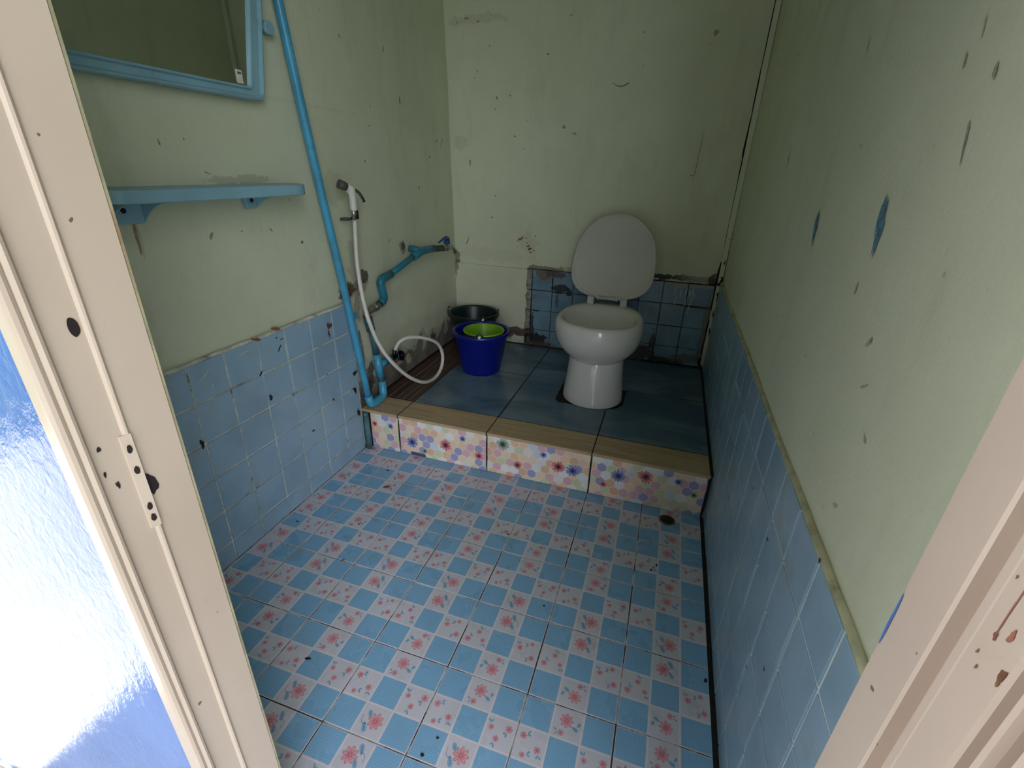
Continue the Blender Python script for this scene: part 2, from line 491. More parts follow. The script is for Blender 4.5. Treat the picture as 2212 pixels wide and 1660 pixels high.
lmark(.828, .40, .017, .095, 5, 220, rough=.08, off=.004)
blotch(bm, V((lw(.085, .935).x + .0004, 0, 0)), Y, Z, .085, .935, .004, .035, 231, 3, rough=.3, nrm=X)
wall_left = link('wall_left', bm, ['plaster_left', 'scuff', 'rust', 'stain', 'chipred', 'mortar'], auto=1)
tag(wall_left, kind='structure')

rnd = random.Random(5)
ZR = [0.0, .068, .178, .291, .403, .515, .622]
bm = bmesh.new()
box(bm, -1.158, TL - .003, YF, .772, 0, .619, 1)
ys = [YF, -.230, -.118, -.006, .102, .212, .325, .433, .547, .660, .766]
for i in range(len(ys) - 1):
    for j in range(6):
        slab_tile(bm, V((TL - .003, 0, 0)), Y, Z, X, ys[i], ys[i + 1], ZR[j], ZR[j + 1], .0054, .003, 0, rnd)
for i, (y, z, ry, rz, mi, ang) in enumerate([(.640, .574, .014, .010, 2, .3), (.634, .546, .004, .016, 2, 0), (.336, .433, .007, .008, 4, .5), (.318, .520, .009, .003, 4, .6), (.404, .57, .010, .003, 4, .8),
    (.42, .595, .006, .002, 4, .1), (.487, .235, .006, .004, 4, 0), (.40, .605, .004, .002, 4, 0), (.14, .58, .02, .003, 3, .5), (.16, .55, .012, .002, 3, 1.0), (.275, .60, .02, .002, 3, .2), (.09, .41, .006, .012, 4, .2), (.61, .30, .006, .004, 4, 0),
    (.74, .28, .010, .012, 4, 0), (.75, .35, .012, .010, 4, 0), (.745, .18, .008, .02, 4, 0)]):
    blotch(bm, V((TL + .0008, 0, 0)), Y, Z, y, z, ry, rz, 300 + i, mi, ang, nrm=X, rough=.5)
# uneven paint lip along the top edge
pts = []
for k in range(60):
    y = YF + (.772 - YF) * k / 59
    pts.append((-1.144 + .002 * noise.noise(V((y * 9, 0, 0))), y, .6225 + .0025 * noise.noise(V((y * 14, 1, 0)))))
tube(bm, pts, .006, 8, 1)
o = link('tile_wainscot', bm, ['tile_blue', 'grout_light', 'chipred', 'drip', 'black_dirt'], wall_left, auto=1)
# fallen paint flakes on the ledge
bm = bmesh.new()
for i, (y, z) in enumerate([(.404, .632), (.325, .624)]):
    tube(bm, [(TL - .004, y - .012, z + .004), (TL + .004, y, z), (TL + .006, y + .010, z - .004)], [.002, .005, .002], 8)
link('rust_flake', bm, 'rust', wall_left)

# ------------------------------------------------------------------ setting: right wall
bm = bmesh.new()
def rw(a, b2):
    return V((.2165 + .004 * noise.noise(V((a * 2.1, b2 * 2.1, 9))), a, b2))
wall_grid(bm, rw, lin(YF - .08, 1.95, 46), lin(0, HC, 50))
box(bm, .26, .40, YF - .09, 1.95, -.05, HC + .05)
def rmark(y, z, ry, rz, mi, seed, ang=0, rough=.35, off=-.0006):
    blotch(bm, V((rw(y, z).x + off, 0, 0)), Y, Z, y, z, ry, rz, seed, mi, ang, nrm=-X, rough=rough)
rnd2 = random.Random(77)
for (cy, cz, w, h, s) in [(.425, 1.017, .012, .052, 1), (.108, 1.050, .014, .055, 2)]:
    for k in range(9):
        t = (k - 4) / 4
        rmark(cy + t * w * .7, cz - .01 * (k % 3) + t * h * .25, w * .2, h * (.60 - .30 * abs(t) + .12 * ((k * 7) % 3 - 1)) * (.8 if s == 1 else 1), 2, 400 + 20 * s + k, -.18, .3, -.0006 - .00015 * k)
for i, (y, z, ry, rz, mi, ang) in enumerate([
    (-.036, 1.131, .0035, .026, 1, -.3), (.029, 1.209, .004, .010, 3, -.3), (-.043, 1.188, .005, .010, 3, -.5), (1.11, 1.411, .008, .008, 1, 0), (.421, 1.299, .003, .018, 3, -.2),
    (.014, 1.235, .002, .018, 4, -.3), (-.093, 1.008, .003, .003, 4, 0), (.864, 1.134, .006, .022, 1, -.2), (.30, 1.14, .005, .005, 3, 0), (.02, .90, .006, .012, 3, .7), (-.01, .85, .003, .014, 3, 1.0),
    (.12, .95, .004, .014, 3, .1), (.25, .80, .004, .004, 3, .3), (-.06, .80, .010, .003, 3, .6), (-.05, .69, .004, .012, 3, 1.0), (.10, .72, .004, .004, 4, 0), (-.02, .665, .005, .005, 4, 0)]):
    rmark(y, z, ry * .7, rz * .7, mi, 500 + i, ang)
wall_right = link('wall_right', bm, ['plaster', 'faint', 'bluemark', 'faint2', 'drip'], auto=1)
tag(wall_right, kind='structure')
bm = bmesh.new()
box(bm, TR + .003, .232, YF, TB, 0, .619, 1)
ys = [YF, -.310, -.198, -.086, .026, .138, .250, .362, .474, .586, .698, .810, .922, 1.034, 1.146, 1.258, 1.370, 1.482, 1.594, 1.706, TB]
for i in range(len(ys) - 1):
    for j in range(6):
        slab_tile(bm, V((TR + .003, 0, 0)), Y, Z, -X, ys[i], ys[i + 1], ZR[j], ZR[j + 1], .0058, .003, 0, rnd)
pts = []
for k in range(90):
    y = YF + (TB - YF) * k / 89
    pts.append((.2145 + .002 * noise.noise(V((y * 9, 5, 0))), y, .6235 + .003 * noise.noise(V((y * 11, 7, 0)))))
tube(bm, pts, .0065, 8, 2)
for i, (y, z) in enumerate([(-.09, .625), (.30, .47), (.6, .40), (.12, .48), (-.05, .35), (.02, .26), (.9, .3)]):
    blotch(bm, V((TR - .0008, 0, 0)), Y, Z, y, z, .003, .004, 600 + i, 3, nrm=-X)
link('tile_wainscot', bm, ['tile_blue', 'grout_white', 'ledge', 'black_dirt'], wall_right, auto=1)

# ------------------------------------------------------------------ setting: back wall
bm = bmesh.new()
YB = 1.80
def bw(a, b2):
    return V((a, YB + .004 * noise.noise(V((a * 2.5, b2 * 2.5, 5))), b2))
wall_grid(bm, bw, lin(-1.30, .30, 36), lin(0, HC, 50))
box(bm, -1.36, .40, 1.88, 1.98, -.05, HC + .05)
# thicker render coat below the ledge, left of the tiles, chipped along its foot
rb = random.Random(9)
prof = [(-1.20, .606), (-.752, .602)]
edge = []
for k in range(12): edge.append((-.752 + .006 * rb.uniform(-1, 1), .602 - (k + 1) * .028))
for k in range(12): edge.append((-.775 - k * .035, .262 - .02 * (k % 3) * rb.random() - k * .004))
prof += edge + [(-1.20, .20)]
vf = [bm.verts.new((a, 1.786, b2)) for a, b2 in prof]
vb = [bm.verts.new((a, 1.80, b2)) for a, b2 in prof]
f = bm.faces.new(vf)
for k in range(len(vf)):
    bm.faces.new((vf[k], vb[k], vb[(k + 1) % len(vf)], vf[(k + 1) % len(vf)]))
def bmark(x, z, rx, rz, mi, seed, ang=0, rough=.35, off=.0006):
    blotch(bm, V((0, bw(x, z).y - off, 0)), X, Z, x, z, rx, rz, seed, mi, ang, nrm=-Y, rough=rough)
for i, (x, z, rx, rz, mi, ang) in enumerate([
    (-.002, 1.618, .012, .017, 2, 0), (-.702, 1.566, .007, .005, 1, .2), (-.607, 1.276, .014, .008, 2, .3), (-.552, 1.248, .014, .006, 2, -.5), (-1.096, 1.714, .020, .005, 2, -.1), (-1.04, 1.70, .012, .004, 2, .1),
    (-1.145, 1.701, .006, .006, 2, .3), (-.606, 1.703, .010, .003, 2, .2), (-.943, 1.397, .004, .012, 1, .6), (-.876, 1.406, .005, .005, 1, 0), (-.848, 1.235, .005, .007, 1, .4), (-.962, .855, .013, .003, 1, .3),
    (-.944, .961, .005, .004, 1, 0), (-1.102, .725, .004, .04, 2, -.4), (-1.084, 1.114, .007, .018, 2, 0), (-1.044, 1.507, .005, .006, 2, 0), (-.003, 1.086, .006, .004, 1, 0), (-1.165, .612, .02, .015, 1, 0),
    (-.95, 1.35, .003, .004, 1, 0), (-.79, 1.30, .003, .004, 2, 0), (-.80, 1.18, .003, .004, 2, 0), (-1.06, 1.48, .004, .003, 1, 0)]):
    bmark(x, z, rx * .72, rz * .72, mi, 700 + i, ang)
for i, (x, z, r) in enumerate([(-.801, .754, .009), (-.79, .765, .005), (-.815, .748, .004), (-.765, .738, .004), (-.757, .722, .007), (-.748, .708, .009), (-.742, .69, .006), (-.725, .70, .005), (-.77, .76, .003), (-.72, .775, .004)]):
    bmark(x, z, r, r * .8, 3, 760 + i, 0, .5)
# smile-shaped nail scratch
for k in range(7):
    t = (k - 3) / 3
    bmark(-.364 + .030 * t, 1.437 + .010 * t * t, .006, .0022 + .0008 * t, 1, 780 + k, .35 * t, .1)
# vertical hairline
bmark(.012, 1.16, .0012, .10, 1, 790, -.06, .05)
wall_back = link('wall_back', bm, ['plaster_back', 'scuff', 'stain', 'rust', 'black_dirt'], auto=1)
tag(wall_back, kind='structure')

bm = bmesh.new()
box(bm, -.755, .196, TB - .001, 1.806, DECK - .01, .608, 1)
xs = [-.755, -.722, -.609, -.497, -.385, -.271, -.158, -.046, .070, .190]
zr = [.186, .275, .385, .497, .606]
r3 = random.Random(8)
for i in range(len(xs) - 1):
    for j in range(4):
        if i == 0 and j == 0: continue
        slab_tile(bm, V((0, TB - .001, 0)), X, Z, -Y, xs[i], xs[i + 1], zr[j], zr[j + 1], .0036, .003, 0 if i else 2, r3)
def tmark(x, z, rx, rz, mi, seed, ang=0, rough=.5):
    blotch(bm, V((0, TB - .0046, 0)), X, Z, x, z, rx, rz, seed, mi, ang, nrm=-Y, rough=rough)
for k, (x0, z0, x1, z1, w) in enumerate([(-.722, .50, -.690, .495, .002), (-.722, .385, -.676, .382, .003), (-.609, .575, -.610, .49, .003), (-.609, .497, -.55, .492, .0028), (-.722, .60, -.723, .19, .0026),
                                         (.0, .498, .19, .49, .003), (-.046, .385, .07, .385, .0016)]):
    d = V((x1 - x0, 0, z1 - z0)); tmark((x0 + x1) / 2, (z0 + z1) / 2, d.length / 2, w, 4, 20 + k, math.atan2(d.z, d.x), .25)
for k, (x, z0, z1) in enumerate([(.013, .595, .54), (.018, .54, .485), (.040, .585, .53), (.063, .590, .54), (.066, .54, .485), (.093, .595, .555), (.102, .565, .535), (.094, .54, .50), (.088, .51, .45), (.083, .575, .54)]):
    tmark(x, (z0 + z1) / 2, .0030, abs(z1 - z0) / 2, 5, 70 + k, 0, .15)
link('tile_wainscot', bm, ['tile_back', 'grout_dark', 'mortar', 'stain', 'black_dirt', 'drip'], wall_back, auto=1)

# cover strip in the back right corner, with the open joint beside it
bm = bmesh.new()
pts_l, pts_r = [], []
for k in range(60):
    z = .20 + (HC - .20) * k / 59
    w = .0025 * noise.noise(V((z * 5, 0, 0)))
    pts_l.append(V((.193 + w, 1.785, z))); pts_r.append(V((.214, 1.772 + w, z)))
for k in range(59):
    a, b2, c, d = pts_l[k], pts_r[k], pts_r[k + 1], pts_l[k + 1]
    bm.faces.new([bm.verts.new(p) for p in (a, b2, c, d)])
    e = V((0, .02, 0))
    bm.faces.new([bm.verts.new(p) for p in (a + e, a, d, d + e)])
for k, (z, l, w) in enumerate([(1.60, .16, .0022), (1.40, .10, .0030), (1.24, .10, .0045), (1.15, .10, .0022), (1.0, .12, .0014), (.86, .08, .0012), (.66, .07, .006), (.60, .04, .006), (.52, .03, .005), (.40, .05, .005), (.33, .04, .006), (.27, .05, .007), (.21, .03, .012), (1.9, .2, .002)]):
    blotch(bm, V((0, 1.7845, 0)), X, Z, .1925, z, w, l, 900 + k, 1, 0, nrm=-Y, rough=.3)
for k, (x, z, rx, rz) in enumerate([(.203, .62, .008, .01), (.21, .64, .006, .012), (.207, .56, .004, .02), (.204, .47, .003, .015), (.205, .38, .003, .02), (.208, .72, .003, .01)]):
    blotch(bm, V((0, 1.771, 0)), X, Z, x, z, rx, rz, 930 + k, 1, 0, nrm=-Y, rough=.6)
tr = link('trim_1', bm, ['plaster', 'black_dirt'], auto=1)
tag(tr, kind='structure')

# ------------------------------------------------------------------ setting: front wall, ceiling, outside
bm = bmesh.new()
EX = -.4655
def fw(x0, x1, z0, z1):
    fs = box(bm, x0, x1, EX, YF, z0, z1)
    fs[2].material_index = 1
fw(-3.2, -.5205, -.08, 2.9); fw(.172, 2.6, -.08, 2.9); fw(-.5205, .172, 2.05, 2.9)
wf = link('wall_front', bm, ['plaster', 'blue_paint'])
tag(wf, kind='structure')
bm = bmesh.new(); box(bm, -1.36, .40, YF - .08, 1.98, HC, HC + .06)
tag(link('ceiling', bm, 'ceiling'), kind='structure')
bm = bmesh.new(); box(bm, -9, 9, -12, EX, -.2, -.07)
tag(link('ground', bm, 'concrete'), kind='structure')
bm = bmesh.new(); box(bm, -9, -2.75, -12, EX, -.07, -.04)  # unseen dark strip, added to limit the bright ground mirrored in the blue wall
tag(link('added_dark_ground', bm, 'dark_ground'), kind='structure')
bm = bmesh.new(); box(bm, .42, 9, -12, EX, -.07, -.04)  # unseen dark strip, added to cut sun bounce onto left jamb and ceiling
tag(link('added_dark_ground', bm, 'dark_ground'), kind='structure')
bm = bmesh.new(); box(bm, 1.62, 1.78, -1.65, EX, -.03, 2.95)  # unseen slab, added to keep low sky from the right off the left jamb
tag(link('side_sky_blocker', bm, 'blocker'), kind='structure')
bm = bmesh.new(); box(bm, -9, .35, -3.9, -3.6, -.1, 3.8)  # unseen slab, added to block low sky so the back wall darkens
tag(link('front_sky_blocker', bm, 'blocker'), kind='structure')
bm = bmesh.new(); box(bm, -.82, .62, -3.0, EX, 2.62, 2.68)  # unseen slab, added to shade the doorway and edge the sunlit ground
box(bm, -6, -.82, -3.6, -1.75, 2.62, 2.68)  # second unseen slab, added to shorten the sunlit ground on the left
tag(link('overhead_light_blocker', bm, 'blocker'), kind='structure')

# ------------------------------------------------------------------ setting: floor with printed tiles
PINK, PINKD, PINKL = S(212, 138, 150), S(192, 112, 128), S(228, 178, 188)
LEAF, LEAFD = S(140, 176, 206), S(112, 146, 178)
CELLW, BLUE, BAND = S(206, 205, 214), S(124, 174, 212), S(224, 216, 222)
GREYP = S(190, 196, 212)
bm = bmesh.new()
lay = bm.loops.layers.float_color.new('Print')
T = .2
G = .0035
def fpoly(pts, z, col, mi=0):
    f = bm.faces.new([bm.verts.new((x, y, z)) for x, y in pts]); f.material_index = mi
    for lp in f.loops: lp[lay] = col
def ell(cx, cy, a, b2, ang, n=14):
    return [(cx + a * cos(t) * cos(ang) - b2 * sin(t) * sin(ang), cy + a * cos(t) * sin(ang) + b2 * sin(t) * cos(ang)) for t in [2 * pi * k / n for k in range(n)]]
def petal(cx, cy, l, w, ang, n=14):
    pts = []
    for k in range(n):
        t = 2 * pi * k / n
        x = l * .5 * (1 - cos(t)); y = w * sin(t) * (.45 + .55 * x / l)
        pts.append((cx + x * cos(ang) - y * sin(ang), cy + x * sin(ang) + y * cos(ang)))
    return pts
def flower(cx, cy, r, ph, n=8, big=False):
    for k in range(n):
        a = ph + 2 * pi * k / n
        fpoly(petal(cx, cy, r, r * .27, a), .0003 + .00002 * (k % 2), PINK)
        if big: fpoly(petal(cx + .35 * r * cos(a), cy + .35 * r * sin(a), r * .50, r * .10, a), .0004, PINKL)
    fpoly(ell(cx, cy, r * .24, r * .24, 0, 10), .00045, PINKD)
    if big: fpoly(ell(cx, cy, r * .1, r * .1, 0, 8), .0005, PINKL)
def leafy(cx, cy, l, w, ang, z=.0002):
    fpoly(petal(cx, cy, l, w, ang), z, LEAF)
    fpoly(petal(cx + .1 * l * cos(ang), cy + .1 * l * sin(ang), l * .75, w * .25, ang), z + .00003, LEAFD)
def stem(pts, w=.0006):
    p = smooth_path([(a, b2, 0) for a, b2 in pts], 5)
    for a, c in zip(p, p[1:]):
        d = (c - a).normalized(); nn = V((-d.y, d.x, 0)) * w
        fpoly([((a - nn).x, (a - nn).y), ((c - nn).x, (c - nn).y), ((c + nn).x, (c + nn).y), ((a + nn).x, (a + nn).y)], .0002, LEAFD)
fr = random.Random(3)
def paint_tile(x0, y0, flip, clip):
    cs = (T - G) / 3
    def P(cu, cv, u, v):       # cell column, row and place inside the cell, 0..1
        a = (cu + u) * cs; b2 = (cv + v) * cs
        if flip: a, b2 = (T - G) - a, (T - G) - b2
        return x0 + G / 2 + a, y0 + G / 2 + b2
    rot = pi if flip else 0
    ok = lambda p, r: clip[0] + r < p[0] < clip[1] - r and clip[2] + r < p[1] < clip[3] - r
    def F(cu, cv, u, v, r, big=False, lf=(), ph=None):
        p = P(cu, cv, u, v)
        if not ok(p, r * cs): return
        for (du, dv, l, w, a) in lf:
            q = P(cu, cv, u + du, v + dv)
            if ok(q, l * cs): leafy(q[0], q[1], l * cs, w * cs, a + rot)
        flower(p[0], p[1], r * cs, (fr.uniform(0, .8) if ph is None else ph) + rot, 8 if big else 7, big)
    F(1, 2, .45, .60, .235, True, [(.20, -.12, .24, .085, -.5), (.38, -.10, .17, .07, 1.1)])
    F(1, 2, .33, .18, .115, False, [(-.12, .03, .13, .04, 2.6), (-.10, -.02, .10, .035, 3.8)])
    F(1, 0, .60, .52, .27, True, [(-.20, .02, .30, .10, 2.1), (-.34, -.10, .34, .11, -1.1)])
    pa = [P(1, 0, .12, .60), P(1, 0, .14, .42), P(1, 0, .26, .34), P(1, 0, .34, .40)]
    if all(ok(p, .002) for p in pa): stem(pa)
    for (cu, L) in ((0, [(.22, .72, .125, .5), (.75, .42, .12, -1.2), (.33, .16, .095, .4)]), (2, [(.20, .62, .10, 1.9), (.78, .72, .13, -2.0), (.45, .32, .11, -1.8)])):
        for (u, v, r, la) in L:
            F(cu, 1, u, v, r, False, [(.14 * cos(la), .14 * sin(la), .15, .045, la + .5), (.14 * cos(la), .14 * sin(la), .12, .04, la - .7)])
        for k in range(5):
            p = P(cu, 1, fr.uniform(.1, .9), fr.uniform(.1, .9))
            if ok(p, .003): fpoly(ell(p[0], p[1], .0016, .0012, fr.random() * 3, 6), .0002, GREYP)
FX0, FX1, FY0, FY1 = -1.137, .197, YF, .790
def clipr(a, b2, c, d):
    a = max(a, FX0); b2 = min(b2, FX1); c = max(c, FY0); d = min(d, FY1)
    return (a, b2, c, d) if b2 - a > .002 and d - c > .002 else None
for i in range(-6, 1):
    for j in range(-2, 4):
        x0, y0 = i * T, j * T
        full = clipr(x0 + G / 2, x0 + T - G / 2, y0 + G / 2, y0 + T - G / 2)
        if not full: continue
        a, b2, c, d = full
        # tile body with its arrised edge
        fpoly([(a, c), (b2, c), (b2, d), (a, d)], -.0002, BAND)
        for p, q in (((a, c), (b2, c)), ((b2, c), (b2, d)), ((b2, d), (a, d)), ((a, d), (a, c))):
            f = bm.faces.new([bm.verts.new(v) for v in ((p[0], p[1], -.0002), (q[0], q[1], -.0002), (q[0], q[1], -.006), (p[0], p[1], -.006))]); f.material_index = 0
            for lp in f.loops: lp[lay] = BAND
        cs = (T - G) / 3
        for cu in range(3):
            for cv in range(3):
                w = .0022
                cx0, cy0 = x0 + G / 2 + cu * cs, y0 + G / 2 + cv * cs
                l = w if cu else .0012; r_ = w if cu < 2 else .0012
                bo = w if cv else .0012; tt = w if cv < 2 else .0012
                r = clipr(cx0 + l, cx0 + cs - r_, cy0 + bo, cy0 + cs - tt)
                if r:
                    blue = (cu + cv) % 2 == 0
                    fpoly([(r[0], r[2]), (r[1], r[2]), (r[1], r[3]), (r[0], r[3])], 0, BLUE if blue else CELLW, 1 if blue else 0)
        paint_tile(x0, y0, j % 2 == 0, full)
box(bm, FX0 - .02, FX1, YF - .1, FY1 + .02, -.06, -.0022, 2)
box(bm, FX1, .24, YF, FY1, -.05, -.001, 3)      # blackened gap along the right wall
bm.normal_update()
for f in bm.faces:
    if f.material_index < 2 and f.normal.z < -.5: f.normal_flip()
floor = link('floor', bm, ['print', 'print_blue', 'floor_grout', 'black_dirt'], auto=1)
tag(floor, kind='structure')

# ------------------------------------------------------------------ raised platform
plat = thing('toilet_platform', (-.47, .79, 0), kind='structure')
bm = bmesh.new(); box(bm, -1.17, .215, .800, 1.81, -.02, DECK - .010)
link('platform_core', bm, 'mortar_dark', plat)
CX = [-1.150, -.982, -.600, -.198, .203]
# deck tiles with the rough cut-out round the toilet foot
bm = bmesh.new()
HX0, HX1, HY0, HY1 = -.425, -.135, 1.135, 1.385
rows = [.915, 1.362, 1.800]
def deck_piece(x0, x1, y0, y1):
    g = .0022
    slab_tile(bm, V((0, 0, DECK - .012)), X, Y, Z, x0, x1, y0, y1, 0, .012, 0, bev=.0006)
for i in (1, 2, 3):
    for j in (0, 1):
        x0, x1, y0, y1 = CX[i] + .0032, CX[i + 1] - .0032, rows[j] + .0028, rows[j + 1] - .0028
        hx0, hx1, hy0, hy1 = max(x0, HX0), min(x1, HX1), max(y0, HY0), min(y1, HY1)
        if hx0 >= hx1 or hy0 >= hy1:
            slab_tile(bm, V((0, 0, DECK - .012)), X, Y, Z, x0, x1, y0, y1, 0, .012, 0, bev=.0008); continue
        pc = []
        if hy0 > y0: pc.append((x0, x1, y0, hy0))
        if hy1 < y1: pc.append((x0, x1, hy1, y1))
        if hx0 > x0: pc.append((x0, hx0, hy0, hy1))
        if hx1 < x1: pc.append((hx1, x1, hy0, hy1))
        for a, b2, c, d in pc:
            vs = [bm.verts.new((xx, yy, DECK)) for xx, yy in ((a, c), (b2, c), (b2, d), (a, d))]
            lo = [bm.verts.new((v.co.x, v.co.y, DECK - .012)) for v in vs]
            bm.faces.new(vs)
            for k in range(4): bm.faces.new((lo[k], lo[(k + 1) % 4], vs[(k + 1) % 4], vs[k]))
# rounded front right corner of the cut-out
bm.faces.new([bm.verts.new((x, y, DECK + .0002)) for x, y in ((HX1 + .001, HY0 - .001), (HX1 + .001, HY0 + .07), (HX1 - .018, HY0 + .035), (HX1 - .045, HY0 + .012), (HX1 - .09, HY0 - .001))])
bm.faces.new([bm.verts.new((x, y, DECK + .0002)) for x, y in ((HX0 - .001, HY0 - .001), (HX0 + .02, HY0 - .001), (HX0 + .006, HY0 + .02), (HX0 - .001, HY0 + .05))])
link('deck_tiles', bm, 'deck', plat)
bm = bmesh.new()
slab_tile(bm, V((0, 0, DECK - .012)), X, Y, Z, -1.152, -.984, .917, 1.800, 0, .012, 0)
for k in (-1.105, -1.07, -1.035, -1.01):
    box(bm, k, k + .0022, .918, 1.79, DECK, DECK + .0006, 1)
link('plank_tile', bm, ['darkwood', 'stain'], plat)
for i in range(4):
    bm = bmesh.new()
    box(bm, CX[i] + .0018, CX[i + 1] - .0018, .780, .913, DECK - .012, DECK, 0, .0015)
    link('nosing_tile', bm, 'nosing', plat)
# printed riser tiles
HEXC = [S(162, 162, 202), S(162, 162, 202), S(226, 182, 192), S(226, 182, 192), S(238, 206, 176), S(240, 214, 188), S(236, 232, 226), S(236, 196, 164), S(228, 188, 158), S(214, 218, 176), S(214, 218, 182), S(236, 236, 238), S(230, 232, 236), S(238, 224, 196), S(240, 218, 192), S(212, 220, 230)]
for i in range(4):
    bm = bmesh.new(); lay = bm.loops.layers.float_color.new('Print')
    x0, x1, z0, z1 = CX[i] + .003, CX[i + 1] - .003, .002, .166
    if i == 0: x0 = -1.112
    YR = .787
    fs = box(bm, x0, x1, YR, .80, z0, z1)
    for f in fs:
        for lp in f.loops: lp[lay] = S(238, 230, 216)
    hr = random.Random(40 + i)
    R = .0202
    dx, dz = R * math.sqrt(3), R * 1.5
    def clip_poly(pts):
        for ax, lim, sgn in ((0, x0, 1), (0, x1, -1), (1, z0, 1), (1, z1, -1)):
            out = []
            for k in range(len(pts)):
                p, q2 = pts[k], pts[(k + 1) % len(pts)]
                a, b2 = (p[ax] - lim) * sgn, (q2[ax] - lim) * sgn
                if a >= 0: out.append(p)
                if a * b2 < 0:
                    t = a / (a - b2); out.append((p[0] + (q2[0] - p[0]) * t, p[1] + (q2[1] - p[1]) * t))
            pts = out
            if len(pts) < 3: return None
        return pts
    def rp(pts, y, col):
        pts = clip_poly(pts)
        if not pts: return
        f = bm.faces.new([bm.verts.new((a, y, b2)) for a, b2 in pts])
        for lp in f.loops: lp[lay] = col
    off = hr.uniform(0, dx)
    for r in range(-1, 9):
        for c in range(-1, int((x1 - x0) / dx) + 2):
            cx = x0 + c * dx + off - dx + (dx / 2 if r % 2 else 0); cz = z0 + r * dz
            rp([(cx + R * .93 * cos(radians(60 * k + 30)), cz + R * .93 * sin(radians(60 * k + 30))) for k in range(6)], YR - .0003, hr.choice(HEXC))
    n = 2 if i == 0 else 5
    for k in range(n):
        fx = x0 + (x1 - x0) * (k + hr.uniform(.2, .8)) / n; fz = hr.uniform(.03, .145)
        kind = 'rbgrb'[(k + i) % 5]
        rr = hr.choice([.014, .019, .027])
        cc = {'r': S(206, 122, 132), 'b': S(128, 138, 196), 'g': S(150, 170, 150)}[kind]
        cd = {'r': S(166, 80, 92), 'b': S(92, 100, 160), 'g': S(96, 118, 104)}[kind]
        npet = 12
        for q_ in range(npet):
            a = 2 * pi * q_ / npet + hr.random() * .2
            rp(petal(fx, fz, rr * hr.uniform(.88, 1.08), rr * .22, a, 10), YR - .0005 - .00003 * (q_ % 3), cc if q_ % 2 else tuple(min(1, v * 1.15) for v in cc))
        rp(ell(fx, fz, rr * .5, rr * .5, 0, 12), YR - .0007, cd)
        rp(ell(fx, fz, rr * .26, rr * .26, 0, 10), YR - .0008, S(60, 40, 50))
    if i == 1:
        rp([(x0 + .045, z0), (x0 + .115, z0), (x0 + .112, .016), (x0 + .048, .018)], YR - .0012, S(72, 92, 120))
    tag(link('riser_tile', bm, 'print_riser', plat, auto=1))
# dirt in the joint under the nosing and at the foot
bm = bmesh.new()
for i in range(26):
    x = -1.09 + i * .05
    blotch(bm, V((0, .7862, 0)), X, Z, x, .1665, .028, .0022, 40 + i, 0, nrm=-Y, rough=.8)
for x in CX[1:4]:
    for a, b2 in ((.781, 1.135), (1.385, 1.80)) if x == CX[3] else ((.781, 1.80),):
        box(bm, x - .0042, x + .0042, a, b2, DECK - .014, DECK - .0009)
for a, b2 in ((-1.15, .205),): box(bm, a, b2, .911, .919, DECK - .014, DECK - .0009)
for a, b2 in ((-.98, HX0), (HX1, .205)): box(bm, a, b2, 1.358, 1.366, DECK - .014, DECK - .0009)
box(bm, .198, .210, .79, 1.80, DECK - .012, DECK + .001); box(bm, -1.15, .205, 1.780, 1.80, DECK - .012, DECK + .0012); box(bm, -1.165, -1.148, .915, 1.80, DECK - .012, DECK + .002)
for x in CX[1:4]:
    blotch(bm, V((0, .7862, 0)), X, Z, x, .084, .0030, .082, int(1000 + x * 100), 0, nrm=-Y, rough=.15)
blotch(bm, V((0, .7862, 0)), X, Z, .2, .09, .005, .09, 77, 0, nrm=-Y, rough=.3)
link('joint_grime', bm, 'black_dirt', plat, auto=1)

# ------------------------------------------------------------------ door frame
door = thing('door_1', (-.19, -.42, 0), kind='structure')
def jamb(sign, x, back, front, ridge):
    """moulded jamb; profile is (protrusion into the opening, y)"""
    bm = bmesh.new()
    if sign > 0:   # left jamb, its face looks to +x
        prof = [(-.045, back), (-.004, back), (-.004, back - .0016), (-.0015, back - .002), (-.0015, back - .0045), (0, back - .006), (0, -.4160),
                (.0022, -.4170), (.0030, -.4185), (.0024, -.4205), (0, -.4225), (0, -.4510), (.0015, -.4525), (.0045, -.4545), (.0052, -.4570), (.0040, -.4590), (.0028, -.4602),
                (.0040, -.4618), (.0048, -.4640), (.0040, -.4672), (.0010, front), (-.0045, front + .0005), (-.045, front + .008)]
    else:
        prof = [(-.040, back), (0, back), (0, -.4110), (-.0015, -.4128), (-.0100, -.4140), (-.0100, -.4245), (-.0015, -.4262), (.0004, -.4280), (.0004, -.4335), (0, -.4345), (0, -.4610),
                (-.0020, -.4628), (-.0110, -.4640), (-.0110, -.4700), (-.002, -.4712), (.0015, -.4730), (.0010, -.4760), (-.003, -.4775), (-.0130, -.4790), (-.0130, -.4830), (-.003, -.4845), (.001, -.4870), (0, -.4910), (-.040, -.4910)]
    lo = [bm.verts.new((x + sign * p, y, -.02)) for p, y in prof]
    zs = lin(-.02, 2.01, 30)
    prev = lo
    for z in zs[1:]:
        cur = [bm.verts.new((x + sign * p, y, z)) for p, y in prof]
        for k in range(len(prof)):
            k2 = (k + 1) % len(prof)
            f = bm.faces.new((prev[k], prev[k2], cur[k2], cur[k]))
            if sign > 0 and 0 < k < 5: f.material_index = 1
        prev = cur
    bm.faces.new(prev); bm.faces.new(lo)
    return bm
jl = link('jamb', jamb(1, -.515, -.3665, -.4690, 0), ['frame', 'frame_dirty'], door)
jr = link('jamb', jamb(-1, .138, -.3720, -.4910, 0), 'frame', door)
bm = bmesh.new(); box(bm, -.56, .178, -.469, -.3665, 2.01, 2.05, 0, .002)
link('door_head', bm, 'frame', door)
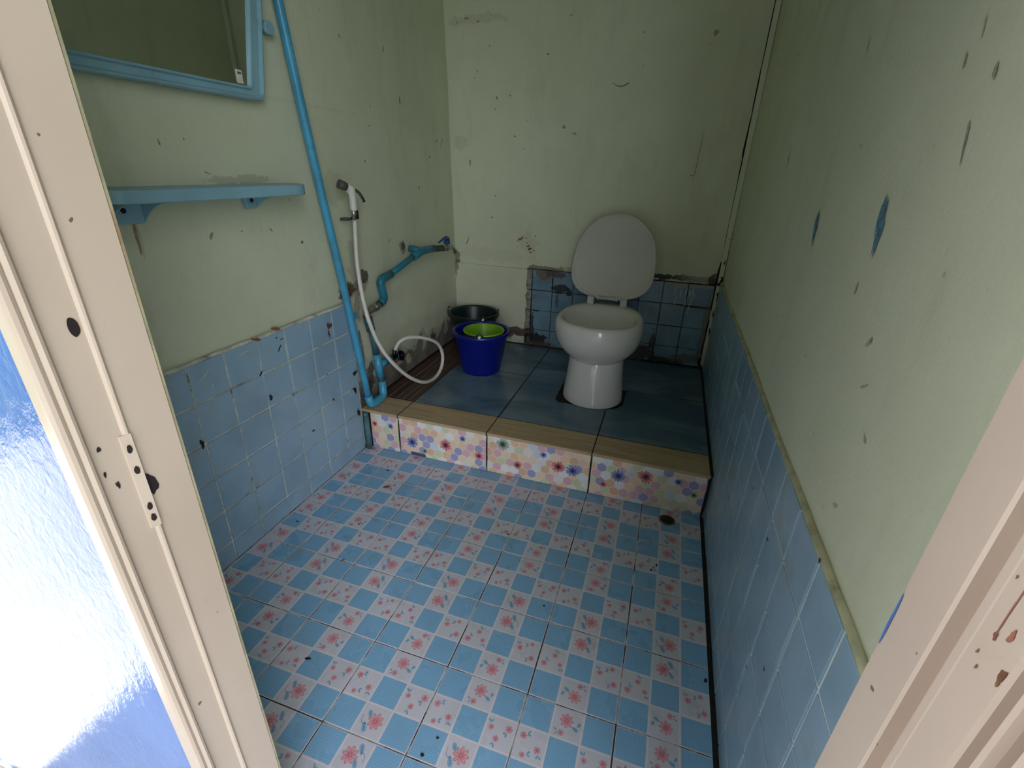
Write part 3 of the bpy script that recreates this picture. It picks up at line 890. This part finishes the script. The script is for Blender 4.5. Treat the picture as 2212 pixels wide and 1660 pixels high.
def holes(parent, name, x, nrm, L, mk='hole'):
    for i, (y, z, ry, rz, rg) in enumerate(L):
        bm = bmesh.new()
        blotch(bm, V((x, 0, 0)), Y, Z, y, z, ry, rz, 50 + i, 0, nrm=nrm, rough=rg, h=.0006)
        link(name, bm, mk, parent, auto=1)
holes(jl, 'screw_hole', -.5149, X, [(-.4295, .960, .0042, .0085, .08), (-.4445, .848, .0016, .0028, .3), (-.4470, .822, .0012, .003, .3), (-.4400, .806, .0018, .0035, .4)])
holes(jl, 'torn_hole', -.5149, X, [(-.4125, .789, .0055, .0125, .28)])
# strike plate: thin painted strip on the rebate edge with four screw holes
bm = bmesh.new()
zz = lin(.742, .851, 10)
vv = []
for z in zz:
    vv.append([bm.verts.new(p) for p in ((-.5149, -.4265, z), (-.5135, -.4262, z), (-.5110, -.4172, z), (-.5128, -.4165, z))])
for a, c in zip(vv, vv[1:]):
    for k in range(4): bm.faces.new((a[k], a[(k + 1) % 4], c[(k + 1) % 4], c[k]))
bm.faces.new(vv[0]); bm.faces.new(vv[-1])
sp = link('strike_plate', bm, 'frame', door)
for i, (z, r) in enumerate([(.836, .0045), (.812, .0048), (.768, .0045), (.754, .0048)]):
    bm = bmesh.new()
    blotch(bm, V((-.5121, -.4220, z)), V((.0024, .009, 0)).normalized(), Z, 0, 0, .0023, r, 70 + i, 0, nrm=V((.009, -.0024, 0)).normalized(), h=.0006, rough=.1)
    link('screw_hole', bm, 'hole', sp, auto=1)
# blue smear and rust runs on the right jamb
bm = bmesh.new()
blotch(bm, V((.138, 0, 0)), Y, Z, -.3735, .813, .0012, .026, 3, 0, nrm=-X, rough=.12, h=.0006)
link('paint_smear', bm, 'bluesmear', jr, auto=1)
bm = bmesh.new()
for i, (y, z, ry, rz) in enumerate([(-.4445, .902, .0007, .020), (-.4445, .918, .0010, .003), (-.4448, .884, .0016, .004), (-.4520, .892, .002, .0055), (-.4410, .868, .0009, .0022), (-.4450, .861, .0009, .0022), (-.4375, .917, .0006, .002), (-.459, .872, .003, .006), (-.4335, .940, .0010, .002), (-.4165, .742, .0006, .002)]):
    blotch(bm, V((.138, 0, 0)), Y, Z, y, z, ry * .7, rz * .75, 30 + i, 0, nrm=-X, rough=.4, h=.0006)
link('rust_run', bm, 'rust', jr, auto=1)

# ------------------------------------------------------------------ toilet
toi = thing('toilet', (-.273, 1.25, DECK), 'white ceramic pedestal toilet with its lid raised, standing on the raised blue platform', 'toilet')
def loft(bm, rings, seg=72, mi=0, close0=True, close1=True):
    R_ = []
    for (z, cx, cy, a, b2, ex, back) in rings:
        ring = []
        for k in range(seg):
            t = 2 * pi * k / seg
            c, s = cos(t), sin(t)
            x = abs(c) ** (2 / ex) * (1 if c > 0 else -1) * a
            y = abs(s) ** (2 / ex) * (1 if s > 0 else -1) * (b2 if s < 0 else b2 * back)
            ring.append(bm.verts.new((cx + x, cy + y, z)))
        R_.append(ring)
    for p, q2 in zip(R_, R_[1:]):
        for k in range(seg):
            f = bm.faces.new((p[k], p[(k + 1) % seg], q2[(k + 1) % seg], q2[k])); f.smooth = True; f.material_index = mi
    if close0: bm.faces.new(R_[0])
    if close1: bm.faces.new(R_[-1])
BX, BY, RXc, RYc = -.275, 1.250, -.280, 1.270
bm = bmesh.new()
loft(bm, [(DECK, BX, BY, .129, .129, 2, 1), (DECK + .006, BX, BY, .131, .131, 2, 1), (DECK + .03, BX, BY, .129, .129, 2, 1), (.26, BX, BY, .123, .123, 2, 1), (.32, BX, BY + .002, .118, .118, 2, 1.02), (.362, BX, BY + .004, .1155, .1155, 2, 1.05), (.372, BX, BY + .004, .113, .113, 2, 1.05)], close1=False)
pedestal = link('pedestal', bm, 'ceramic', toi)
bm = bmesh.new()
loft(bm, [(.366, -.276, 1.254, .110, .112, 2, 1.1), (.376, -.276, 1.254, .118, .120, 2, 1.12), (.384, -.276, 1.256, .128, .132, 2, 1.14), (.400, -.277, 1.258, .146, .152, 2.02, 1.16), (.425, -.278, 1.262, .166, .176, 2.05, 1.2), (.455, -.279, 1.266, .178, .192, 2.1, 1.24),
          (.485, -.28, 1.270, .1835, .201, 2.12, 1.26), (.510, -.28, 1.271, .1835, .203, 2.15, 1.26), (.527, -.28, 1.271, .180, .200, 2.15, 1.26), (.536, -.28, 1.271, .174, .195, 2.15, 1.26), (.540, -.28, 1.270, .166, .187, 2.15, 1.30),
          (.538, -.28, 1.268, .155, .175, 2.15, 1.08), (.531, -.28, 1.266, .148, .166, 2.15, 1.02), (.518, -.28, 1.264, .144, .160, 2.2, .98), (.47, -.28, 1.262, .132, .146, 2.15, .96), (.42, -.28, 1.262, .105, .116, 2.1, .95), (.385, -.28, 1.262, .062, .070, 2, .95), (.375, -.28, 1.262, .03, .034, 2, 1), (.374, -.28, 1.262, .002, .002, 2, 1)], close0=False)
bowl = link('bowl', bm, 'ceramic', toi)
# lid: oval shell leaning back on its hinge
def lid_outline(t, k=1.0):
    c, s = cos(t), sin(t)
    x = .189 * k * abs(c) ** (2 / 2.15) * (1 if c > 0 else -1)
    y = (.235 if s > 0 else .175) * k * abs(s) ** (2 / (2.0 if s > 0 else 3.5)) * (1 if s > 0 else -1)
    return x * (1 - .03 * s if s < 0 else 1), y
bm = bmesh.new()
seg = 80
LR = []
for k, zz_ in ((.955, .0), (.985, .0005), (1.0, .004), (1.0, .012), (.985, .018), (.95, .021), (.5, .026), (.02, .028)):
    LR.append([bm.verts.new((lid_outline(2 * pi * q_ / seg, k)[0], lid_outline(2 * pi * q_ / seg, k)[1], zz_)) for q_ in range(seg)])
for p, q2 in zip(LR, LR[1:]):
    for k in range(seg):
        f = bm.faces.new((p[k], p[(k + 1) % seg], q2[(k + 1) % seg], q2[k])); f.smooth = True
bm.faces.new(LR[-1])
# recessed underside
IN = []
for k, zz_ in ((.925, .0), (.915, .0022)):
    IN.append([bm.verts.new((lid_outline(2 * pi * q_ / seg, k)[0], lid_outline(2 * pi * q_ / seg, k)[1], zz_)) for q_ in range(seg)])
for p, q2 in zip([LR[0]] + IN, IN):
    for k in range(seg):
        f = bm.faces.new((p[k], q2[k], q2[(k + 1) % seg], p[(k + 1) % seg])); f.smooth = False
bm.faces.new(IN[-1])
hinge = V((-.281, 1.497, .556)); topp = V((-.284, 1.692, .920))
vdir = (topp - hinge).normalized()
LL = (topp - hinge).length
udir = X.copy(); ndir = udir.cross(vdir)   # points to the room side or the wall
if ndir.y < 0: ndir = -ndir
ctr = hinge + vdir * (.175 * LL / .41)
mm = Matrix((udir, vdir, ndir)).transposed().to_4x4(); mm.translation = ctr
bmesh.ops.transform(bm, matrix=mm, verts=bm.verts)
lid = link('lid', bm, 'lidplastic', toi)
for s in (-1, 1):
    bm = bmesh.new(); box(bm, -.281 + s * .074 - .0145, -.281 + s * .074 + .0145, 1.462, 1.492, .536, .572, 0, .002)
    link('hinge', bm, 'lidplastic', toi)
bm = bmesh.new()
tube(bm, [(-.325, 1.478, .566), (-.237, 1.478, .566)], .007, 16)
for s in (-1, 1):
    tube(bm, [(-.281 + s * .041 - .006, 1.477, .568), (-.281 + s * .041 + .006, 1.477, .568)], .0105, 16)
link('hinge_bar', bm, 'lidplastic', toi)

# ------------------------------------------------------------------ buckets and basin
def bucket(name, c, mk, label, group, rb_=.094, rt=.128, h=.207, ear_ang=None, handle_mat='black', tilt=0):
    t = thing(name, c, label, 'bucket', group)
    bm = bmesh.new()
    lathe(bm, [(0, .004), (rb_ - .006, .004), (rb_, 0), (rb_ + .002, .006), (rt, h - .022), (rt + .002, h - .020), (rt + .0105, h - .018), (rt + .0125, h - .012), (rt + .0125, h - .003), (rt + .010, h), (rt + .004, h), (rt - .001, h - .002),
               (rt - .003, h - .01), (rb_ - .001, .010), (rb_ - .006, .007), (0, .007)], c, 64)
    body = link('bucket_body', bm, mk, t)
    return t
bA = bucket('bucket', (-.848, 1.357, DECK), 'bucket_blue', 'deep blue plastic bucket with a lime green container inside it', None)
def bail(parent, c, r, h, a0, drop, mat, ear_h=.012, side=1):
    """wire handle hanging down round the rim, with a moulded ear at each end"""
    pts = []
    for k in range(25):
        t = k / 24
        a = a0 + side * pi * t
        pts.append(V((c[0] + (r + .008) * cos(a), c[1] + (r + .008) * sin(a), c[2] + h + .006 - drop * sin(pi * t))))
    bm = bmesh.new(); tube(bm, pts, .0022, 8)
    link('bail_handle', bm, mat, parent)
    for a in (a0, a0 + pi):
        bm = bmesh.new()
        e = V((c[0] + (r + .004) * cos(a), c[1] + (r + .004) * sin(a), c[2] + h - .002))
        tg = V((-sin(a), cos(a), 0)); rd = V((cos(a), sin(a), 0))
        ptsE = [e + tg * (-.015) , e + tg * (-.013) + Z * .012, e + Z * .020, e + tg * .013 + Z * .012, e + tg * .015]
        tube(bm, smooth_path(ptsE, 4), .0035, 8)
        tube(bm, [e - rd * .004 + Z * .006, e + rd * .006 + Z * .006], .006, 12, 1)
        link('handle_ear', bm, [mat, 'white_plastic'], parent)
bail(bA, (-.848, 1.357, DECK), .132, .207, radians(-72), .006, 'black', side=-1)
bB = bucket('bucket', (-.992, 1.612, DECK), 'bucket_dark', 'very dark green bucket standing behind the blue bucket in the wall corner', None, .092, .126, .212)
bail(bB, (-.992, 1.612, DECK), .130, .212, radians(190), .012, 'black', side=1)
bm = bmesh.new()
lathe(bm, [(0, .0), (.066, .0), (.070, .004), (.093, .196), (.0975, .197), (.0985, .201), (.0960, .204), (.0915, .203), (.090, .196), (.068, .008), (0, .006)], (-.828, 1.341, DECK + .0095), 64)
basin = link('plastic_container', bm, 'lime', None)
tag(basin, 'lime green round plastic container nested inside the blue bucket', 'container')

# ------------------------------------------------------------------ pipework
pw = thing('water_pipework', (-1.12, .80, .17), 'blue plastic water pipe leaning down the left wall with a branch rising to the tap', 'pipe')
RP = .0133
LEAN = [(-1.136, .5935, 1.60), (-1.132, .6069, 1.4886), (-1.13, .6359, 1.2725), (-1.128, .674, 1.0266), (-1.125, .729, .6925), (-1.112, .7855, .235)]
bm = bmesh.new()
LEAN = [(-1.142, .545, 2.05)] + [(-1.140, .568, 1.80)] + LEAN[1:]
tube(bm, smooth_path(LEAN, 6), RP, 24)
link('down_pipe', bm, 'pvc_light', pw)
bm = bmesh.new()
pth = rounded([(-1.1125, .7845, .240), (-1.106, .792, .1965), (-1.105, .885, .1975), (-1.112, .889, .262)], .022, 8)
tube(bm, pth, RP + .0028, 24)
link('elbow', bm, 'pvc_light', pw)
bm = bmesh.new(); tube(bm, [(-1.112, .888, .255), (-1.115, .885, .320)], RP, 24); link('riser_pipe', bm, 'pvc_dull', pw)
bm = bmesh.new()
tube(bm, [(-1.1145, .8865, .285), (-1.1195, .880, .385)], RP + .003, 24)
tube(bm, [(-1.118, .882, .335), (-1.110, .940, .335)], RP + .001, 24)
link('tee_fitting', bm, 'pvc_light', pw)
bm = bmesh.new(); tube(bm, [(-1.110, .935, .335), (-1.108, .965, .336)], RP + .0035, 24); link('coupling', bm, 'pvc_teal', pw)
bm = bmesh.new(); tube(bm, [(-1.1195, .881, .380), (-1.125, .866, .505)], RP - .001, 24); link('riser_pipe', bm, 'pvc_dull', pw)
bm = bmesh.new(); tube(bm, [(-1.1245, .8665, .490), (-1.127, .855, .548)], [RP + .004, RP + .004], 24); link('coupling', bm, 'pvc_dull', pw)
bm = bmesh.new()
tube(bm, [(-1.127, .853, .545), (-1.127, .850, .562)], .0165, 8); tube(bm, rounded([(-1.127, .852, .556), (-1.127, .862, .566), (-1.127, .915, .572)], .02, 6), .0125, 20)
tube(bm, [(-1.127, .905, .570), (-1.127, .925, .574)], .016, 8)
link('metal_union', bm, 'chrome', pw)
bm = bmesh.new(); tube(bm, [(-1.127, .915, .572), (-1.127, .955, .580)], .0145, 20); link('coupling', bm, 'tape', pw)
bm = bmesh.new()
tube(bm, rounded([(-1.127, .948, .578), (-1.127, .985, .588), (-1.127, .958, .672), (-1.126, 1.045, .680)], .03, 8), RP + .0030, 24)
link('elbow', bm, 'pvc_teal', pw)
bm = bmesh.new(); tube(bm, [(-1.126, 1.035, .679), (-1.113, 1.272, .738)], RP, 24); link('branch_pipe', bm, 'pvc_teal', pw)
bm = bmesh.new()
tube(bm, rounded([(-1.116, 1.215, .7235), (-1.110, 1.300, .742), (-1.101, 1.390, .739)], .03, 8), RP + .0035, 24)
tube(bm, [(-1.160, 1.262, .752), (-1.125, 1.272, .748), (-1.112, 1.285, .740)], RP + .001, 20)
link('elbow', bm, 'pvc_teal', pw)
bm = bmesh.new(); tube(bm, [(-1.102, 1.382, .7385), (-1.091, 1.470, .730)], RP + .001, 24); link('coupling', bm, 'tape', pw)
# pipe clip
bm = bmesh.new(); box(bm, -1.150, -1.128, .765, .800, .560, .578, 0, .002); link('pipe_clip', bm, 'pvc_light', pw)
# tap
tapb = bmesh.new()
tube(tapb, [(-1.0925, 1.462, .731), (-1.090, 1.482, .729)], .0165, 8)
tube(tapb, [(-1.090, 1.478, .7295), (-1.087, 1.500, .7275), (-1.084, 1.525, .725)], [.013, .0165, .012], 20)
tube(tapb, rounded([(-1.085, 1.52, .7255), (-1.081, 1.562, .727), (-1.078, 1.582, .695)], .02, 6), .0095, 16)
tube(tapb, [(-1.086, 1.505, .728), (-1.086, 1.505, .752)], .006, 12)
tap = link('tap', tapb, 'chrome', pw)
bm = bmesh.new()
tube(bm, [(-1.086, 1.505, .747), (-1.086, 1.505, .765)], [.016, .014], 12)
tube(bm, smooth_path([(-1.086, 1.515, .768), (-1.086, 1.49, .776), (-1.085, 1.45, .772), (-1.084, 1.41, .764)], 4), [.011, .011, .0105, .010, .009, .008, .007, .006, .0055, .005, .0045, .004, .003], 8)
link('tap_handle', bm, 'bluehandle', tap)
# angle valve feeding the hose
bm = bmesh.new()
tube(bm, [(-1.108, .962, .336), (-1.107, .980, .336)], .014, 8)
tube(bm, [(-1.107, .975, .336), (-1.105, 1.000, .337)], .010, 16)
tube(bm, [(-1.106, .986, .334), (-1.098, .985, .372)], .009, 16)
tube(bm, [(-1.107, .992, .337), (-1.078, .994, .345)], .007, 12)
vlv = link('angle_valve', bm, 'darkmetal', pw)
bm = bmesh.new()
tube(bm, [(-1.080, .994, .344), (-1.072, .994, .346)], .0215, 24)
tube(bm, [(-1.073, .994, .3458), (-1.066, .994, .348)], .009, 12)
link('valve_knob', bm, 'darkmetal', vlv)
# old pipe stub in the floor corner
bm = bmesh.new(); tube(bm, [(-1.122, .772, .0), (-1.124, .772, .150)], .0115, 20)
tube(bm, [(-1.124, .772, .148), (-1.125, .772, .168)], .010, 12)
cp = link('corner_pipe', bm, 'pvc_dull'); tag(cp, 'short grimy teal pipe standing upright in the corner where step meets left wall', 'pipe')

# ------------------------------------------------------------------ hand sprayer with hose
sp_ = thing('hand_sprayer', (-1.10, .80, .94), 'white bidet hand sprayer with a white hose looping down to the valve', 'sprayer')
HOSE = [(-1.112, 0.8152, 0.9091), (-1.108, 0.8031, 0.8434), (-1.1, 0.7874, 0.7741), (-1.09, 0.777, 0.7027), (-1.075, 0.7679, 0.63), (-1.055, 0.7677, 0.5448), (-1.035, 0.788, 0.4589), (-1.015, 0.8363, 0.3755), (-1.0, 0.9199, 0.2881), (-0.985, 1.0159, 0.225), (-0.985, 1.1221, 0.2016), (-0.985, 1.1918, 0.2256), (-0.985, 1.2109, 0.2819), (-0.99, 1.1864, 0.3401), (-1.0, 1.1351, 0.38), (-1.03, 1.0773, 0.4073), (-1.06, 1.0306, 0.4159), (-1.08, 1.0019, 0.4057), (-1.09, 0.9898, 0.3874), (-1.097, 0.9850, 0.3690)]
bm = bmesh.new(); tube(bm, smooth_path(HOSE, 8), .0075, 16); link('hose', bm, 'hose', sp_)
bm = bmesh.new()
tube(bm, smooth_path([(-1.105, .7795, 1.019), (-1.100, .790, 1.014), (-1.098, .7955, .998), (-1.099, .7985, .970), (-1.102, .801, .945)], 6),
     [.0135] * 6 + [.0145] * 5 + [.0125] * 5 + [.0115] * 5 + [.012] * 4, 20)
link('sprayer_body', bm, 'white_plastic', sp_)
bm = bmesh.new(); tube(bm, [(-1.104, .783, 1.018), (-1.112, .769, 1.0245), (-1.118, .757, 1.029)], [.0125, .0145, .0150], 20); link('nozzle', bm, 'greyplastic', sp_)
bm = bmesh.new()
tube(bm, smooth_path([(-1.092, .803, 1.012), (-1.082, .812, 1.002), (-1.074, .819, .985), (-1.071, .824, .972)], 5), .0045, 10)
link('trigger', bm, 'darkmetal', sp_)
bm = bmesh.new(); tube(bm, [(-1.103, .8025, .946), (-1.111, .812, .915)], [.0072, .0068], 16); link('hose_nut', bm, 'chrome', sp_)
hd = thing('sprayer_holder', (-1.15, .815, .93), 'small dark clip holder on the wall behind the white hand sprayer', 'holder')
bm = bmesh.new(); box(bm, -1.158, -1.128, .796, .822, .908, .918, 0, .002); link('wall_plate', bm, 'greyplastic', hd)
bm = bmesh.new()
tube(bm, [(-1.130, .822, .915), (-1.112, .826, .918), (-1.105, .822, .930)], .0045, 10)
tube(bm, [(-1.104, .821, .916), (-1.102, .816, .944)], .0065, 10)
link('clip', bm, 'black', hd)

# ------------------------------------------------------------------ mirror
mir = thing('wall_mirror', (-1.14, .25, 1.24), 'mirror in a pale blue plastic frame hanging on the left wall above the shelf', 'mirror')
xo = -1.126
def qpt(a, b2, x): return V((x, a, b2))
outer = [(-.09, 1.232), (.497, 1.234), (.568, 1.615), (-.06, 1.615)]
inner = [(-.060, 1.264), (.455, 1.262), (.523, 1.580), (-.035, 1.580)]
def ring_pts(q_, rad, n=6):
    out = []
    for i in range(4):
        a, b2, c = V(q_[i - 1]), V(q_[i]), V(q_[(i + 1) % 4])
        p0 = b2 + (a - b2).normalized() * rad; p2 = b2 + (c - b2).normalized() * rad
        for k in range(n + 1):
            t = k / n; p = p0 * (1 - t) ** 2 + b2 * 2 * t * (1 - t) + p2 * t * t
            out.append((p.x, p.y))
    return out
def scale_q(q_, d):
    c = V((sum(p[0] for p in q_) / 4, sum(p[1] for p in q_) / 4))
    return [(p[0] + (d if p[0] > c.x else -d), p[1] + (d if p[1] > c.y else -d)) for p in q_]
bm = bmesh.new()
lv = [(ring_pts(outer, .022), -1.150), (ring_pts(outer, .022), xo), (ring_pts(scale_q(outer, -.002), .021), xo + .004), (ring_pts(scale_q(outer, -.006), .019), xo + .005), (ring_pts(scale_q(outer, -.010), .016), xo - .003),
      (ring_pts(scale_q(inner, .008), .012), xo - .003), (ring_pts(scale_q(inner, .005), .010), xo + .004), (ring_pts(scale_q(inner, .0015), .008), xo + .004), (ring_pts(inner, .006), xo + .001), (ring_pts(inner, .006), xo - .006)]
rg = [[bm.verts.new((x, a, b2)) for a, b2 in pts] for pts, x in lv]
for p, q2 in zip(rg, rg[1:]):
    for k in range(len(p)):
        f = bm.faces.new((p[k], p[(k + 1) % len(p)], q2[(k + 1) % len(p)], q2[k]))
link('mirror_frame', bm, 'cyan_plastic', mir)
bm = bmesh.new()
pts = scale_q(inner, .003)
f = bm.faces.new([bm.verts.new((xo - .004, a, b2)) for a, b2 in pts])
b_ = [bm.verts.new((xo - .008, a, b2)) for a, b2 in pts]
bm.faces.new(b_[::-1])
glass = link('mirror_glass', bm, 'mirror', mir)
bm = bmesh.new()
box(bm, xo - .0045, xo - .0032, .420, .4385, 1.266, 1.295)
stk = link('sticker', bm, 'paper', mir)
bm = bmesh.new()
for dy in (0, .0058): box(bm, xo - .0032, xo - .0028, .4245 + dy, .4290 + dy, 1.2855, 1.2905)
link('printed_mark', bm, 'ink', stk)
bm = bmesh.new()
tube(bm, [(-1.150, .567, 1.410), (-1.135, .567, 1.410)], .016, 20); tube(bm, [(-1.150, .530, 1.410), (-1.140, .56, 1.410)], .006, 10)
link('hanging_tab', bm, 'cyan_plastic', mir)

# ------------------------------------------------------------------ shelf
sh = thing('wall_shelf', (-1.15, .25, 1.0), 'pale blue plastic shelf with rounded ends under the mirror on the left wall', 'shelf')
bm = bmesh.new()
y0, y1, xw, xf = -.014, .560, -1.152, -1.045
out = [(xw, y0), (xw, y1)]
for k in range(13):
    a = pi / 2 * (1 - k / 12)
    out.append((xf - .085 + .085 * cos(a), y1 - .085 + .085 * sin(a)))
for k in range(9):
    a = -pi / 2 * (k / 8)
    out.append((xf - .03 + .03 * cos(a), y0 + .03 + .03 * sin(a)))
zt, zb = 1.034, 1.007
lev = [(-.002, zb), (0, zb + .002), (0, zt - .002), (-.002, zt)]
def inset(p, d):
    cx, cy = -1.12, .26
    return (p[0] + d if p[0] > -1.14 else p[0], p[1] + (d if p[1] > cy else -d))
rg = [[bm.verts.new((*inset(p, d), z)) for p in out] for d, z in lev]
for p, q2 in zip(rg, rg[1:]):
    for k in range(len(p)):
        bm.faces.new((p[k], p[(k + 1) % len(p)], q2[(k + 1) % len(p)], q2[k]))
bm.faces.new(rg[-1]); bm.faces.new(rg[0])
link('shelf_board', bm, 'cyan_plastic', sh)
for (yy, dz, wd) in ((.030, .046, .075), (.390, .034, .030)):
    bm = bmesh.new()
    box(bm, -1.152, -1.138, yy - .005, yy + wd, zb - dz, zb + .001, 0, .002)
    yg = yy + wd
    for yq in ((yg, yy) if wd > .05 else (yg,)):
        prof = [(-1.150, zb - dz)] + [(-1.142 + .085 * (k / 10) ** 1.0, zb - .002 - (dz - .003) * (1 - k / 10) ** 2.2) for k in range(11)] + [(-1.150, zb)]
        a = [bm.verts.new((x, yq, z)) for x, z in prof]; b_ = [bm.verts.new((x, yq + .004, z)) for x, z in prof]
        bm.faces.new(a); bm.faces.new(b_[::-1])
        for k in range(len(a)): bm.faces.new((a[k], a[(k + 1) % len(a)], b_[(k + 1) % len(a)], b_[k]))
    br = link('bracket', bm, 'cyan_plastic', sh)
    bm = bmesh.new()
    blotch(bm, V((-1.1378, 0, 0)), Y, Z, yy + wd * .45, zb - dz * .4, .006, .006, 7, 0, nrm=X, rough=.1)
    link('screw_hole', bm, 'hole', br, auto=1)
# dark crumbs on the shelf
bm = bmesh.new()
cr = random.Random(4)
for k in range(34):
    y = cr.choice([cr.gauss(.42, .035), cr.gauss(.30, .008), cr.gauss(.455, .012)]); y = min(.50, max(.26, y)); x = cr.uniform(-1.14, -1.07)
    r = cr.uniform(.002, .0065)
    bmesh.ops.create_icosphere(bm, subdivisions=1, radius=r, matrix=Matrix.Translation((x, y, 1.0275 + r * .5)) @ Matrix.Diagonal((1, 1.4, .7, 1)))
tag(link('dirt_crumbs', bm, 'black_dirt'), 'dark crumbs of dirt scattered along the top of the pale blue shelf', 'dirt', kind='stuff')

# ------------------------------------------------------------------ drain and debris on the floor
dr = thing('floor_drain', (.088, .733, 0), 'small round rusty drain opening in the floor at the foot of the step', 'drain')
bm = bmesh.new()
lathe(bm, [(.0, .0008), (.020, .0008), (.0225, .0014), (.0265, .0016), (.028, .0006), (.028, -.002)], (.088, .731, 0), 40)
link('drain_ring', bm, 'rust', dr)
bm = bmesh.new(); lathe(bm, [(0, .0010), (.0215, .0010), (.0215, .0004)], (.088, .731, .0004), 32); link('drain_hole', bm, 'black_dirt', dr)


def crumb_mesh(seed, l, w):
    r = random.Random(seed)
    bm = bmesh.new()
    bmesh.ops.create_icosphere(bm, subdivisions=2, radius=1)
    for v in bm.verts:
        v.co *= 1 + r.uniform(-.18, .18)
        v.co.x *= l; v.co.y *= w; v.co.z = max(-.0003, v.co.z * w * .6)
    return bm
SPOTS = [(-.726, -.093, .0075, .0030, .3, 'black_dirt', 'largest black debris chip, lying on the floor tiles near the left wall'),
         (-.841, .201, .0065, .0032, .9, 'rust', 'reddish brown debris chip on a flower printed tile near the left wall'),
         (.190, .168, .0060, .0036, 1.2, 'black_dirt', 'black debris chip on the floor against the right wall'),
         (-.407, .477, .0040, .0032, .2, 'black_dirt', 'tiny black crumb alone in the middle of the patterned floor'),
         (.048, .479, .0040, .0032, .8, 'black_dirt', 'tiny black crumb below the drain, the nearer of two close together'),
         (.063, .504, .0040, .003, 1.5, 'black_dirt', 'tiny black crumb below the drain, the farther of two close together'),
         (-.963, .654, .0045, .0035, .1, 'black_dirt', 'tiny black crumb on a blue square by the second riser tile'),
         (-1.087, .296, .0050, .003, .4, 'black_dirt', 'small dark crumb tight beside the left tiled wall'),
         (-.353, -.150, .0030, .0026, 0, 'black_dirt', 'faint dark crumb on a blue square at the front edge of the floor'),
         (-.368, -.189, .0040, .0034, 0, 'black_dirt', 'dark crumb at a flower square at the very bottom of the floor'),
         (-.889, .354, .0035, .0025, .5, 'black_dirt', 'tiny dark crumb on the white flowered square left of the floor middle'),
         (-.225, .245, .0030, .0024, .5, 'black_dirt', 'tiny dark crumb on a blue square right of the floor middle'),
         (-.912, .560, .0120, .0055, .6, 'tape', 'grey green smudge of debris on a blue tile near the left corner')]
for i, (x, y, l, w, a, mk, lab) in enumerate(SPOTS):
    o = link('debris_chip', crumb_mesh(i, l, w), mk)
    o.location = (x, y, .0007); o.rotation_euler = (0, 0, a)
    tag(o, lab, 'debris', 'dark debris crumbs on the floor')
